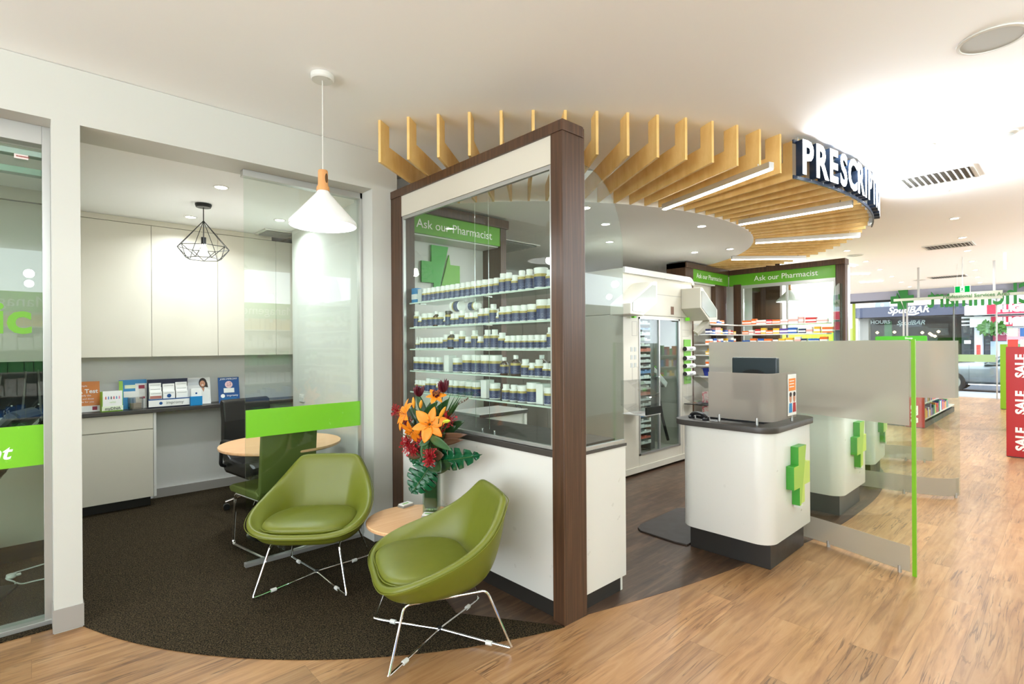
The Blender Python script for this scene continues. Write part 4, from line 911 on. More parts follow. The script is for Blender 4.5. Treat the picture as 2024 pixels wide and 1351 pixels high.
# coffee table
TX, TY = 1.795, 2.885
t = thing('coffee_table', 'low round beech coffee table with black rod legs holding the flower vase', 'table', (TX, TY, .006))
bm = NB(); lathe(bm, [(0, .366), (.272, .366), (.288, .372), (.290, .378), (.290, .388), (.286, .392), (0, .392)], seg=64); obj('tabletop', bm, beech, t, auto=True)
for k in range(3):
    a = math.radians(100 + 120 * k); u = Vector((math.cos(a), math.sin(a), 0)); w = Vector((-u.y, u.x, 0))
    pts = [u * .10 - w * .08 + Vector((0, 0, .363)), u * .225 - w * .05 + Vector((0, 0, .008)), u * .225 + w * .05 + Vector((0, 0, .008)), u * .10 + w * .08 + Vector((0, 0, .363))]
    obj('leg', tube(NB(), fillet(pts, .02), .0055, seg=8), black_metal, t, auto=True)
TT = .398
def card_box(x, y, rz, label):
    t = thing('card_holder', label, 'card holder', (x, y, TT), rz, 'card holders on the coffee table')
    obj('holder', box(NB(), -.047, -.030, 0, .047, .030, .014), mat('clear_tray', srgb(150, 150, 146), .15), t, bevel=.002)
    obj('cards', box(NB(), -.043, -.026, .0142, .043, .026, .022), white_card, t, bevel=.0005)
    obj('printed_mark', box(NB(), -.030, -.012, .0221, .02, .004, .0224), lime, t)
p = at_z(802, 1000, TT); card_box(p.x, p.y, math.radians(10), 'small holder with a stack of white business cards on the left of the coffee table')
p = at_z(851, 1018, TT); card_box(p.x - .02, p.y - .02, math.radians(-50), 'small holder with a stack of white business cards in front of the vase')

# vase
VX, VY = 1.955, 2.905
vs = thing('glass_vase', 'tall square glass vase with dark green leaf lining on the coffee table', 'vase', (VX, VY, TT), math.radians(45))
bm = NB(); hw = .052
A = rrect(-hw, -hw, hw, hw, .012, 4); B = rrect(-hw + .005, -hw + .005, hw - .005, hw - .005, .009, 4)
def loft(bm, loops, cap0=True, cap1=True):
    R = [[bm.verts.new(p) for p in l] for l in loops]; N = len(R[0])
    for k in range(len(R) - 1):
        for i in range(N): j = (i + 1) % N; bm.faces.new((R[k][i], R[k][j], R[k + 1][j], R[k + 1][i]))
    if cap0: bm.faces.new(R[0][::-1])
    if cap1: bm.faces.new(R[-1])
    return bm
loft(bm, [[(p[0], p[1], .0) for p in A], [(p[0], p[1], .27) for p in A], [(p[0], p[1], .27) for p in B], [(p[0], p[1], .016) for p in B]]); obj('vase_body', bm, thin_glass('vase_glass', (.82, .92, .86, 1), .08), vs)
B2 = rrect(-hw + .008, -hw + .008, hw - .008, hw - .008, .008, 4)
dark_leaf = mat('dark_leaf', srgb(22, 48, 26), .3); n, L, b = nodes_of(dark_leaf)
tc = n.new('ShaderNodeTexCoord'); nz = n.new('ShaderNodeTexNoise'); nz.inputs['Scale'].default_value = 26; rr_ = n.new('ShaderNodeValToRGB'); rr_.color_ramp.elements[0].color = srgb(14, 34, 16); rr_.color_ramp.elements[1].color = srgb(52, 84, 44)
L.new(tc.outputs['Object'], nz.inputs['Vector']); L.new(nz.outputs[0], rr_.inputs[0]); L.new(rr_.outputs[0], b.inputs['Base Color'])
bm = NB(); loft(bm, [[(p[0] * .9, p[1] * .9, .035) for p in B2], [(p[0], p[1], .06) for p in B2], [(p[0], p[1], .26) for p in B2]]); obj('leaf_lining', bm, dark_leaf, vs, label='rolled dark green leaf inside the vase')
bm = NB()
for k in range(7): a = k * .9; cyl(bm, (.022 * math.cos(a), .022 * math.sin(a), .018), (.02 * math.cos(a), .02 * math.sin(a), .036), .006, seg=8)
obj('stem_end', bm, mat('pale_stem', srgb(196, 206, 140), .5), vs)

# bouquet -------------------------------------------------------------------------
bq = thing('flower_arrangement', 'bouquet of orange lilies, red blooms and big glossy leaves in the square vase', 'flowers', (VX, VY, TT + .25))
B0 = Vector((VX, VY, TT + .25))
def bloc(px, py, x=1.90): return at_x(px, py, x) - B0
def leaf_mesh(bm, base, d, nrm, length, width, curl=.25, seg=8, cup=.15, tip=1.0):
    d = d.normalized(); side = d.cross(nrm).normalized(); nn = side.cross(d).normalized(); rows = []
    for i in range(seg + 1):
        s = i / seg; w = width * math.sin(PI * min(1, s * .92 + .06)) ** .8 * (1 - .25 * s)
        if i == seg: w = .0006
        c = base + d * length * s - nn * curl * length * s * s
        rows.append([bm.verts.new(c + side * w * k / 2 + nn * cup * w * (abs(k) / 2) ** 2) for k in (-2, -1, 0, 1, 2)])
    for i in range(seg):
        for k in range(4): bm.faces.new((rows[i][k], rows[i][k + 1], rows[i + 1][k + 1], rows[i + 1][k]))
orange = mat('lily_orange', srgb(246, 140, 24), .5); n, L, b = nodes_of(orange)
orange.node_tree.nodes['Principled BSDF'].inputs['Subsurface Weight'].default_value = 0.0
bud_m = mat('lily_bud', srgb(236, 160, 50), .5); stem_m = mat('stem_green', srgb(62, 96, 40), .5); crimson = mat('crimson_bloom', srgb(168, 24, 34), .5); maroon = mat('maroon_bract', srgb(92, 22, 34), .45)
leaf_g = mat('fresh_leaf', srgb(44, 82, 40), .4); mon_g = mat('monstera_green', srgb(18, 84, 50), .22); brown_leaf = mat('brown_leaf', srgb(92, 62, 42), .5)
def two_sided(o, th=.0012):
    s = o.modifiers.new('thick', 'SOLIDIFY'); s.thickness = th; s.offset = 0
CAMDIR = Vector((-.60, -.78, .12)).normalized()
def stem_to(p, parent=bq, m=stem_m, r=.003):
    st_ = tube(NB(), smooth_path([Vector((random.uniform(-.02, .02), random.uniform(-.02, .02), -.05)), p * .45 + Vector((0, 0, .02)), p], 5), r, seg=6)
    return obj('stem', st_, m, parent, auto=True)
def lily(px, py, x, size, face, spin, label):
    p = bloc(px, py, x); face = face.normalized()
    a = face.cross(Vector((0, 0, 1))).normalized(); b_ = face.cross(a).normalized(); bm = NB()
    for k in range(6):
        t = spin + PI / 3 * k; d = (a * math.cos(t) + b_ * math.sin(t)) * .93 + face * .38
        leaf_mesh(bm, p - face * .01 + d * .008, d, face, size * (1.0 if k % 2 else .94), size * (.36 if k % 2 else .27), curl=.32, seg=9, cup=.22)
    o = obj('lily_flower', bm, orange, bq, smooth=True, label=label); two_sided(o)
    bm = NB()
    for k in range(7):
        t = spin + .4 + PI / 3 * k; d = (a * math.cos(t) + b_ * math.sin(t)) * (.45 if k < 6 else 0) + face
        e = p + d.normalized() * size * .5; tube(bm, [p, p + d * size * .25, e], .0011, seg=5)
        if k < 6: tube(bm, [e - a * .006, e + a * .006], .0026, seg=6)
    obj('stamen', bm, mat('stamen', srgb(150, 90, 30), .6), o, auto=True); stem_to(p - face * .01)
lily(849, 838, 1.83, .108, CAMDIR + Vector((0, 0, .10)), .25, 'large open orange lily in the centre')
lily(800, 818, 1.84, .105, CAMDIR * .5 + Vector((-.5, .6, .25)), .8, 'orange lily at the left')
lily(815, 852, 1.82, .092, CAMDIR * .5 + Vector((-.3, .3, -.5)), .3, 'orange lily drooping below')
lily(862, 782, 1.92, .06, CAMDIR + Vector((0, 0, .9)), .1, 'half open orange lily at the top')
for (px, py, qx, qy, m) in ((818, 806, 817, 784, bud_m), (831, 806, 833, 790, bud_m), (868, 826, 881, 803, bud_m), (876, 833, 890, 831, mat('green_bud', srgb(190, 200, 60), .5))):
    a = bloc(px, py, 1.86); c = bloc(qx, qy, 1.85); d = c - a; bm = NB()
    tube(bm, [a, a + d * .25, a + d * .6, a + d * .9, c], [.004, .011, .012, .006, .001], seg=8); o = obj('lily_bud', bm, m, bq, auto=True); stem_to(a)
def spiky(px, py, x, n_, length, m, spread=1.0, up=Vector((0, 0, 1)), w=.018, nm='red_bloom', lab_=None):
    p = bloc(px, py, x); bm = NB(); up = up.normalized(); a = up.cross(Vector((1, .3, 0))).normalized(); b_ = up.cross(a)
    for k in range(n_):
        t = k * 2.4; rr = spread * (.25 + .75 * (k / n_)); d = (a * math.cos(t) + b_ * math.sin(t)) * rr + up
        leaf_mesh(bm, p, d, up.cross(d) + Vector((0, 0, .01)), length * random.uniform(.7, 1), w, curl=-.08, seg=5, cup=.3)
    o = obj(nm, bm, m, bq, smooth=True, label=lab_); two_sided(o); stem_to(p); return o
spiky(828, 783, 1.93, 18, .085, maroon, .65, nm='leucadendron', lab_='dark maroon pointed bract flower, left')
spiky(862, 790, 1.93, 16, .08, maroon, .6, nm='leucadendron', lab_='dark maroon pointed bract flower, low')
spiky(876, 775, 1.96, 18, .095, maroon, .6, nm='leucadendron', lab_='dark maroon pointed bract flower, tall')
def curly(px, py, x, r, n_, lab_):
    p = bloc(px, py, x); bm = NB()
    for k in range(n_):
        d = Vector((random.gauss(-.4, .6), random.gauss(0, .9), random.gauss(.1, .9))).normalized()
        q = p + d * r * random.uniform(.6, 1.05); mid = p + d * r * .55 + Vector((random.uniform(-.012, .012),) * 3)
        tube(bm, [p + d * r * .08, mid, q, q + Vector((random.uniform(-.008, .008), random.uniform(-.012, .012), random.uniform(-.008, .01)))], .0016, seg=4)
        if k % 2 == 0: leaf_mesh(bm, q, d + Vector((0, 0, .3)), Vector((-1, 0, 0)), .014, .008, seg=3)
    o = obj('red_bloom', bm, crimson, bq, auto=True, label=lab_); stem_to(p)
curly(808, 878, 1.85, .055, 90, 'curly crimson orchid spray, lower left'); curly(852, 900, 1.84, .050, 90, 'curly crimson orchid spray, low centre')
curly(786, 812, 1.92, .050, 55, 'curly crimson orchid spray, far left'); curly(888, 828, 1.95, .055, 55, 'curly crimson orchid spray, right'); curly(806, 838, 1.90, .05, 50, 'curly crimson orchid spray behind the lilies'); curly(818, 890, 1.86, .045, 60, 'curly crimson orchid spray beside the vase neck')
curly(870, 848, 1.90, .045, 45, 'curly crimson orchid spray right of the big lily'); curly(836, 868, 1.86, .04, 45, 'curly crimson orchid spray under the big lily')
curly(850, 915, 1.83, .03, 30, 'small crimson spray over the vase rim')
def monstera(px0, py0, x0, px1, py1, x1, width, lab_, droop=.2):
    base = bloc(px0, py0, x0); tip = bloc(px1, py1, x1); d = tip - base; Ln = d.length; d = d.normalized()
    side = d.cross(CAMDIR).normalized(); nn = side.cross(d).normalized()
    if nn.dot(CAMDIR) < 0: nn = -nn
    bm = NB(); NS = 36; rowsL = []
    for sgn in (-1, 1):
        prev = None
        for i in range(NS + 1):
            s = i / NS; w = width * (math.sin(PI * min(1, .10 + s * .90)) ** .62) * (1 - .30 * s * s)
            if s > .97: w *= .25
            slot = 1.0
            ph = (s * 5.6 + .3) % 1.0
            if .10 < s < .93 and ph < .20: slot = .34
            c = base + d * Ln * s - nn * droop * Ln * (s - .3) ** 2
            row = [c, c + side * sgn * w * .5 * slot + nn * .012 * w - nn * .02, c + side * sgn * w * slot + d * Ln * .06 - nn * droop * w * .5]
            row = [bm.verts.new(q) for q in row]
            if prev: bm.faces.new((prev[0], prev[1], row[1], row[0])); bm.faces.new((prev[1], prev[2], row[2], row[1]))
            prev = row
    o = obj('monstera_leaf', bm, mon_g, bq, smooth=True, label=lab_); two_sided(o, .0015)
    bm = NB(); tube(bm, [base, base + d * Ln * .5 + nn * .002, base + d * Ln * .93 - nn * droop * Ln * .3], .0022, seg=6); obj('leaf_rib', bm, stem_m, o, auto=True); stem_to(base)
monstera(852, 918, 1.86, 815, 972, 1.74, .105, 'large split green leaf hanging at lower left')
monstera(862, 910, 1.93, 924, 906, 1.84, .075, 'dark split green leaf pointing right', .35)
monstera(850, 905, 1.93, 806, 908, 1.86, .06, 'dark split green leaf behind at left', .3)
for (px, py, qx, qy, x, w, m) in ((848, 868, 829, 880, 1.80, .028, leaf_g), (850, 862, 882, 885, 1.80, .03, leaf_g), (842, 872, 836, 905, 1.82, .03, leaf_g), (846, 868, 905, 862, 1.90, .035, brown_leaf), (850, 876, 900, 872, 1.9, .03, brown_leaf),
                              (838, 895, 800, 903, 1.88, .03, brown_leaf), (845, 830, 820, 770, 1.97, .028, leaf_g), (850, 830, 880, 795, 1.98, .03, leaf_g), (838, 822, 858, 800, 1.95, .03, leaf_g), (846, 850, 870, 815, 1.96, .045, dark_leaf), (844, 870, 815, 830, 1.97, .06, dark_leaf), (850, 880, 890, 850, 1.97, .07, dark_leaf), (846, 890, 820, 860, 1.95, .06, dark_leaf), (850, 905, 878, 885, 1.96, .06, dark_leaf), (848, 860, 850, 800, 1.99, .06, dark_leaf),
                              (850, 860, 862, 812, 1.93, .05, dark_leaf), (846, 860, 826, 815, 1.93, .05, dark_leaf), (850, 880, 872, 862, 1.90, .05, dark_leaf), (842, 890, 818, 878, 1.92, .05, dark_leaf), (850, 898, 868, 900, 1.88, .05, brown_leaf), (846, 850, 806, 800, 1.97, .04, dark_leaf), (856, 860, 905, 838, 1.97, .045, dark_leaf), (848, 905, 836, 925, 1.86, .06, dark_leaf), (852, 905, 866, 928, 1.86, .06, dark_leaf),
                              (850, 925, 822, 925, 1.9, .05, dark_leaf), (853, 925, 884, 920, 1.9, .05, dark_leaf), (848, 860, 800, 850, 1.95, .05, dark_leaf), (848, 850, 892, 812, 1.97, .035, dark_leaf)):
    a = bloc(px, py, x + .03); c = bloc(qx, qy, x - .03); bm = NB(); leaf_mesh(bm, a, c - a, CAMDIR, (c - a).length, w, curl=.15, seg=8); o = obj('leaf', bm, m, bq, smooth=True); two_sided(o)
for k in range(16):   # thin grass blades at the upper right and left
    b0 = bloc(868, 850, 1.97); qx, qy = (random.uniform(872, 912), random.uniform(778, 800)) if k < 11 else (random.uniform(785, 800), random.uniform(850, 885))
    c = bloc(qx, qy, random.uniform(1.9, 2.0)); bm = NB(); 
    if k >= 11: b0 = bloc(835, 872, 1.93)
    leaf_mesh(bm, b0, c - b0, CAMDIR, (c - b0).length, .006, curl=.05, seg=6); o = obj('grass_blade', bm, leaf_g, bq, smooth=True); two_sided(o, .0008)
bm = NB(); pts = smooth_path([bloc(880, 840, 1.97), bloc(900, 805, 1.97), bloc(918, 793, 1.98), bloc(925, 788, 1.98)], 6); tube(bm, pts, .0013, seg=5)
for q in pts[6::2]: lathe(bm, [(0, 0), (.004, .004), (.003, .009), (0, .012)], c=q, seg=6)
obj('twig', bm, brown_leaf, bq)

# =================================================================== PENDANT LAMPS
def cone_pendant(loc, s=1.0, label='', zc=3.0, z_shade=(2.165, 2.36), group=None, rot=0, power=12):
    t = thing('pendant_lamp', label, 'lamp', (loc[0], loc[1], 0), rot, group)
    bm = NB(); lathe(bm, [(0, zc - .001), (.062 * s, zc - .001), (.062 * s, zc - .025), (.056 * s, zc - .032), (0, zc - .032)], seg=36); obj('canopy', bm, white_lam, t, auto=True)
    z0, z1 = z_shade
    obj('cord', cyl(NB(), (0, 0, zc - .03), (0, 0, z1 + .115), .0028, seg=8), white_lam, t, auto=True)
    bm = NB(); lathe(bm, [(0, z1 + .112), (.024 * s, z1 + .112), (.026 * s, z1 + .107), (.027 * s, z1 + .030), (.034 * s, z1 + .018), (.035 * s, z1 - .002), (0, z1 - .002)], seg=32)
    nk = obj('wooden_neck', bm, lampwood, t, auto=True)
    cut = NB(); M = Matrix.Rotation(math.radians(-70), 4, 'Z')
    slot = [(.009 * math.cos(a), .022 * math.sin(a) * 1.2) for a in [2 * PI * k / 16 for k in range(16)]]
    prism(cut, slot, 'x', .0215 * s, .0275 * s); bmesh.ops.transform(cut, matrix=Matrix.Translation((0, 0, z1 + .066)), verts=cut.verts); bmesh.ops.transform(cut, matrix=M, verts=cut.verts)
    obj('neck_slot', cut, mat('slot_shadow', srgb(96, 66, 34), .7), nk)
    bm = NB(); R = .178 * s
    lathe(bm, [(.030 * s, z1), (.035 * s, z1 - .012), (.050 * s, z1 - .030), (R - .002, z0 + .022), (R, z0 + .016), (R, z0), (R - .004, z0), (R - .006, z0 + .018), (.046 * s, z1 - .036), (.03 * s, z1 - .02)], seg=64)
    obj('shade', bm, mat('shade_white', srgb(240, 240, 238), .4), t, auto=True)
    bm = NB(); lathe(bm, [(0, z0 + .012), (.02, z0 + .016), (.032, z0 + .04), (.03, z0 + .06), (.014, z0 + .10), (0, z0 + .11)], seg=20); obj('bulb', bm, glow_soft, t, auto=True)
    point_light((loc[0], loc[1], z0 + .002), power, r=.03); return t
cone_pendant((1.195, 2.82), 1.0, 'white cone pendant lamp with a wooden neck hanging over the armchairs', rot=0, group='white cone pendant lamps', power=9)
cone_pendant((9.2, 3.2), 1.08, 'white cone pendant lamp with a wooden neck seen through the far booth glass', z_shade=(2.19, 2.38), group='white cone pendant lamps')
# geometric wire pendant
gx, gy = 1.076, 4.96
t = thing('geometric_pendant', 'black geometric wire cage pendant lamp in the consulting room', 'lamp', (gx, gy, 0))
bm = NB(); lathe(bm, [(0, 2.699), (.062, 2.699), (.062, 2.688), (.055, 2.67), (0, 2.67)]); obj('canopy', bm, black_metal, t, auto=True)
obj('cord', cyl(NB(), (0, 0, 2.67), (0, 0, 2.42), .004, seg=8), black_metal, t)
bm = NB(); r = .0028; top = Vector((0, 0, 2.56)); ring = [Vector((.195 * math.cos(2 * PI * k / 7), .195 * math.sin(2 * PI * k / 7), 2.335)) for k in range(7)]; low = [Vector((.13 * math.cos(2 * PI * (k + .5) / 7), .13 * math.sin(2 * PI * (k + .5) / 7), 2.24)) for k in range(7)]
for k in range(7):
    for a, c in ((top, ring[k]), (ring[k], ring[(k + 1) % 7]), (ring[k], low[k]), (low[k], ring[(k + 1) % 7]), (low[k], low[(k + 1) % 7])): tube(bm, [a, c], r, seg=6)
obj('wire_cage', bm, black_metal, t)
bm = NB(); cyl(bm, (0, 0, 2.42), (0, 0, 2.36), .019); obj('socket', bm, black_plastic, t, auto=True)
bm = NB(); lathe(bm, [(0, 2.275), (.018, 2.28), (.029, 2.30), (.026, 2.325), (.013, 2.36), (0, 2.36)], seg=20); obj('bulb', bm, glow_soft, t, auto=True)
point_light((gx, gy, 2.30), 9, r=.03)

# =================================================================== CONSULTING ROOM
def cupboards(xs, y0, y1, z0, z1, label, grp, cat='cupboard', nm='wall_cupboard'):
    for i in range(len(xs) - 1):
        t = thing(nm, label % ORD[i], cat, (xs[i], y0, 0), 0, grp); w = xs[i + 1] - xs[i]
        obj('carcass', box(NB(), .0, .02, z0, w, y1 - y0, z1), cream_lam, t); obj('door', box(NB(), .0015, 0, z0 - .01, w - .0015, .0185, z1), cream_lam, t, bevel=.001)
YC = 5.90
p1 = [at_y(q, 500, YC).x for q in (299, 430, 545)]
cupboards([.215, p1[0], p1[1], p1[2], 2.255], YC, 6.21, 1.425, 2.645, 'cream overhead cupboard in the consulting room, %s from the pillar', 'overhead cupboards in the consulting room')
bh = obj('cupboard_bulkhead', box(NB(), .215, YC + .005, 2.65, 1.93, 6.21, 2.699), cream_lam); tag(bh, 'cream filler panel between the cupboards and the ceiling', 'panel')
YB = 5.905
t = thing('base_cabinet', 'cream base cabinet with one drawer and one door under the dark worktop', 'cabinet', (0, 0, 0))
obj('carcass', box(NB(), .215, YB + .02, .10, .875, 6.21, .888), cream_lam, t); obj('side_panel', box(NB(), .855, YB - .002, .10, .876, YB + .019, .888), white_lam, t)
obj('drawer', box(NB(), .215, YB - .002, .74, .852, YB + .018, .885), cream_lam, t, bevel=.0015); obj('door', box(NB(), .215, YB - .002, .102, .852, YB + .018, .732), cream_lam, t, bevel=.0015)
obj('plinth', box(NB(), .215, YB + .08, .006, .84, 6.2, .10), dark_plinth, t)
o = obj('worktop', box(NB(), .208, YB - .02, .889, 2.255, 6.214, .922), dark_top, bevel=.003); tag(o, 'long dark worktop along the consulting room back wall', 'worktop')
WT = .9235
def printed_panel(name, label, cat, x, y, w, h, m, tilt=.16, z=WT, extras=(), grp='leaflets and displays on the consulting room worktop', rz=0, th=.004):
    t = thing(name, label, cat, (x, y, z), rz, grp)
    Mx = Matrix.Rotation(-tilt, 4, 'X')
    bm = NB(); box(bm, -w / 2, -th, 0, w / 2, 0, h, Mx); obj('panel', bm, m, t)
    bm = NB(); prism(bm, [(0, 0), (-.012 - h * .0, .001), (h * .38, .001), (h * math.sin(tilt) * .55, h * .55)], 'x', -w * .15, w * .15) if False else box(bm, -w * .2, h * .10, 0, w * .2, h * .10 + .003, h * .5)
    obj('easel_back', bm, white_card, t)
    for i, e in enumerate(extras):
        nm, x0, z0, x1, z1, mm = e; bm = NB(); box(bm, x0 * w, -th - .0012 - .0004 * i, z0 * h, x1 * w, -th - .0002, z1 * h, Mx); obj(nm, bm, mm, t)
    t['_'] = 0; del t['_']
    return t, Mx
def ptext(t, Mx, s, size, x, z, m, th=.004, **k):
    me = text_mesh(s, size, ext=.0002, **k); me.materials.append(m); o = bpy.data.objects.new('printed_text', me); COL.objects.link(o); o.parent = t
    o.matrix_basis = Mx @ Matrix.Translation((x, -th - .0035, z)) @ Matrix.Rotation(PI / 2, 4, 'X'); return o
org_card = mat('orange_card', srgb(206, 118, 28), .4); lime_card = mat('lime_card', srgb(150, 200, 60), .4); deep_blue = mat('deep_blue_card', srgb(14, 74, 136), .4); sky_blue = mat('sky_blue_card', srgb(20, 130, 190), .4); navy_card = mat('navy_card', srgb(28, 30, 56), .4)
grey_ink = mat('grey_ink', srgb(110, 115, 110), .5); skin = mat('printed_skin', srgb(196, 140, 110), .5); hairc = mat('printed_hair', srgb(40, 26, 22), .5)
YP = 6.02
t, Mx = printed_panel('counter_poster', 'orange DNA Test counter poster with a white foot, beside the pillar', 'poster', .345, YP + .02, .25, .275, org_card, extras=(('white_foot', -.5, 0, .5, .20, white_card), ('round_seal', .28, .05, .42, .17, mat('seal_red', srgb(150, 30, 60), .5))))
ptext(t, Mx, '2 simple', .022, .0, .235, white_ink); ptext(t, Mx, 'DNA Test', .052, 0.0, .185, white_ink, bold=.001); ptext(t, Mx, 'to identify the', .022, 0, .148, white_ink); ptext(t, Mx, 'medicines and doses', .02, 0, .118, white_ink); ptext(t, Mx, "that's right for you", .022, 0, .09, white_ink)
t = thing('leaflet_box', 'white and green leaflet box in front of the orange poster', 'box', (.545, 5.955, WT), .15, 'leaflets and displays on the consulting room worktop')
obj('box_body', box(NB(), -.078, -.03, 0, .078, .03, .18), lime_card, t, bevel=.001); obj('front_card', box(NB(), -.072, -.0345, .045, .072, -.0305, .186), white_card, t); obj('front_lip', box(NB(), -.078, -.036, 0.01, .078, -.0347, .05), mat('pale_card', srgb(226, 236, 206), .4), t)
I = Matrix.Identity(4)
ptext(t, Matrix.Translation((0, -.034, 0)), 'myDNA', .034, 0, .028, grey_ink, bold=.0008); ptext(t, Matrix.Translation((0, -.032, 0)), 'myDNA', .014, 0, .085, lime_card)
for k, cc in enumerate((srgb(200, 60, 60), srgb(50, 110, 190), srgb(40, 40, 60), srgb(200, 60, 90), srgb(60, 140, 190), srgb(220, 120, 160))):
    bm = NB(); cyl(bm, (-.05 + k * .02, -.0352, .118), (-.05 + k * .02, -.0347, .118), .0055, seg=10); prism(bm, [(-.05 + k * .02 - .006, .1245), (-.05 + k * .02 + .006, .1245), (-.05 + k * .02, .142)], 'y', -.0352, -.0347); obj('printed_figure', bm, mat('fig%d' % k, cc, .5), t)
t, Mx = printed_panel('counter_poster', 'blue, white and green leaflet poster behind the clear acrylic pot', 'poster', .72, YP + .03, .215, .275, sky_blue, extras=(('white_area', .08, .0, .5, .86, white_card), ('green_corner', -.5, .62, -.36, .97, lime_card), ('white_strip', -.30, .70, .10, .82, mat('pale_card', (0,) * 4)), ('inset_card', -.34, .40, .14, .60, white_card), ('photo_patch', .2, .68, .42, .80, mat('seal_red', (0,) * 4)), ('photo_patch', .22, .33, .42, .40, mat('seal_red', (0,) * 4))))
t = thing('acrylic_pot', 'clear square acrylic pot on the worktop in front of the blue poster', 'container', (.725, 5.96, WT), .3, 'leaflets and displays on the consulting room worktop')
bm = NB(); A = rrect(-.055, -.04, .055, .04, .02, 4); loft(bm, [[(p[0] * .9, p[1] * .9, 0) for p in A], [(p[0], p[1], .02) for p in A], [(p[0], p[1], .105) for p in A], [(p[0] * .93, p[1] * .93, .115) for p in A]]); obj('pot_body', bm, thin_glass('smoky_acrylic', (.80, .80, .78, 1), .2), t)
bm = NB(); A = rrect(-.04, -.03, .04, .03, .012, 3); loft(bm, [[(p[0], p[1], .004) for p in A], [(p[0], p[1], .06) for p in A]]); obj('contents', bm, mat('pot_contents', srgb(150, 140, 126), .5), t)
t = thing('leaflet_display', 'navy and white leaflet display holding three stacks of leaflets', 'display', (.99, 5.99, WT), .03, 'leaflets and displays on the consulting room worktop')
obj('back_board', box(NB(), -.168, .03, 0, .168, .036, .27), navy_card, t); obj('tray_front', box(NB(), -.168, -.04, .012, .168, -.034, .075), white_card, t); obj('tray_front_stripe', box(NB(), -.168, -.0405, .075, .168, -.034, .085), deep_blue, t)
obj('tray_base', box(NB(), -.168, -.034, 0, .168, .03, .011), navy_card, t)
for k in range(3):
    x = -.108 + .108 * k
    for j in range(3 if k != 1 else 2):
        sk = obj('leaflet_stack', box(NB(), x - .049, -.026 + j * .018, .012, x + .049, -.012 + j * .018, .155 + j * (.04 if k != 1 else .07)), white_card, t, bevel=.0006)
        obj('printed_line', box(NB(), x - .04, -.0268 + j * .018, .135 + j * (.04 if k != 1 else .07), x + .04, -.0262 + j * .018, .138 + j * (.04 if k != 1 else .07)), grey_ink, sk)
    if k == 0: obj('printed_photo', box(NB(), x - .046, -.0272, .088, x + .046, -.0262, .115), mat('printed_photo', srgb(170, 110, 100), .5), t)
    if k == 1: bm = NB(); cyl(bm, (x, -.0275, .11), (x, -.0262, .11), .018); obj('printed_seal', bm, deep_blue, t)
bm = NB(); cyl(bm, (-.07, -.0412, .043), (-.07, -.0402, .043), .014); obj('printed_seal', bm, deep_blue, t); ptext(t, Matrix.Translation((0, -.038, 0)), 'impromy', .04, .045, .046, grey_ink)
t, Mx = printed_panel('counter_poster', 'white poster of a smiling woman in a white coat on the worktop', 'poster', 1.265, YP + .02, .205, .27, mat('poster_white', srgb(222, 222, 220), .4), extras=(('text_block', -.45, .72, .08, .95, mat('pale_grey_print', srgb(196, 200, 204), .5)),))
def poly_on(t, Mx, pts, m, nm, dy=0.0):
    bm = NB(); V = [bm.verts.new(Mx @ Vector((x, -.0062 - dy, z))) for x, z in pts]; W_ = [bm.verts.new(Mx @ Vector((x, -.0055 - dy, z))) for x, z in pts]; bm.faces.new(V); bm.faces.new(W_[::-1])
    for i in range(len(V)): j = (i + 1) % len(V); bm.faces.new((V[i], W_[i], W_[j], V[j]))
    return obj(nm, bm, m, t)
def ell(cx_, cz_, a, b_, n_=18): return [(cx_ + a * math.cos(2 * PI * k / n_), cz_ + b_ * math.sin(2 * PI * k / n_)) for k in range(n_)]
poly_on(t, Mx, ell(.035, .215, .036, .05), hairc, 'printed_hair'); poly_on(t, Mx, [(.0, .2), (.035, .26), (.075, .215), (.082, .165), (.06, .17)], hairc, 'printed_hair', .0004)
poly_on(t, Mx, [(.005, .0), (.09, .0), (.095, .14), (.055, .165), (.02, .16), (.0, .12)], white_card, 'printed_coat', .0003); poly_on(t, Mx, [(.02, .165), (.05, .165), (.04, .12)], skin, 'printed_neck', .0007); poly_on(t, Mx, ell(.032, .205, .024, .033), skin, 'printed_face', .0009); poly_on(t, Mx, ell(.032, .192, .010, .004), white_card, 'printed_smile', .0012)
for ex in (.022, .042): poly_on(t, Mx, ell(ex, .212, .0035, .002, 8), hairc, 'printed_eye', .0012)
t = thing('leaflet_box', 'small blue and white leaflet box in front of the woman poster', 'box', (1.215, 5.95, WT), 0, 'leaflets and displays on the consulting room worktop')
obj('box_body', box(NB(), -.052, -.02, 0, .052, .02, .09), mat('sky_blue_card', (0,) * 4), t, bevel=.001); obj('leaflets', box(NB(), -.045, -.014, .012, .045, .014, .165), white_card, t); bm = NB(); cyl(bm, (0, -.0152, .12), (0, -.0142, .12), .009); obj('printed_seal', bm, deep_blue, t)
t, Mx = printed_panel('counter_poster', 'dark blue JOIN poster with a half price circle, at the right end of the worktop', 'poster', 1.535, YP, .20, .262, deep_blue, extras=())
ptext(t, Mx, 'JOIN IMPROMY', .024, 0, .243, white_ink, shear=.2); poly_on(t, Mx, ell(0, .185, .036, .036, 28), mat('pink_disc', srgb(236, 200, 200), .5), 'price_circle'); ptext(t, Mx, '1/2', .038, 0, .194, mat('seal_red', (0,) * 4)); ptext(t, Mx, 'PRICE', .016, 0, .172, mat('seal_red', (0,) * 4))
poly_on(t, Mx, [(-.05, .1), (.05, .1), (.05, .148), (-.05, .148)], white_card, 'printed_photo'); poly_on(t, Mx, ell(-.06, .068, .02, .02), white_card, 'printed_seal'); ptext(t, Mx, 'impromy', .03, .03, .07, white_ink)
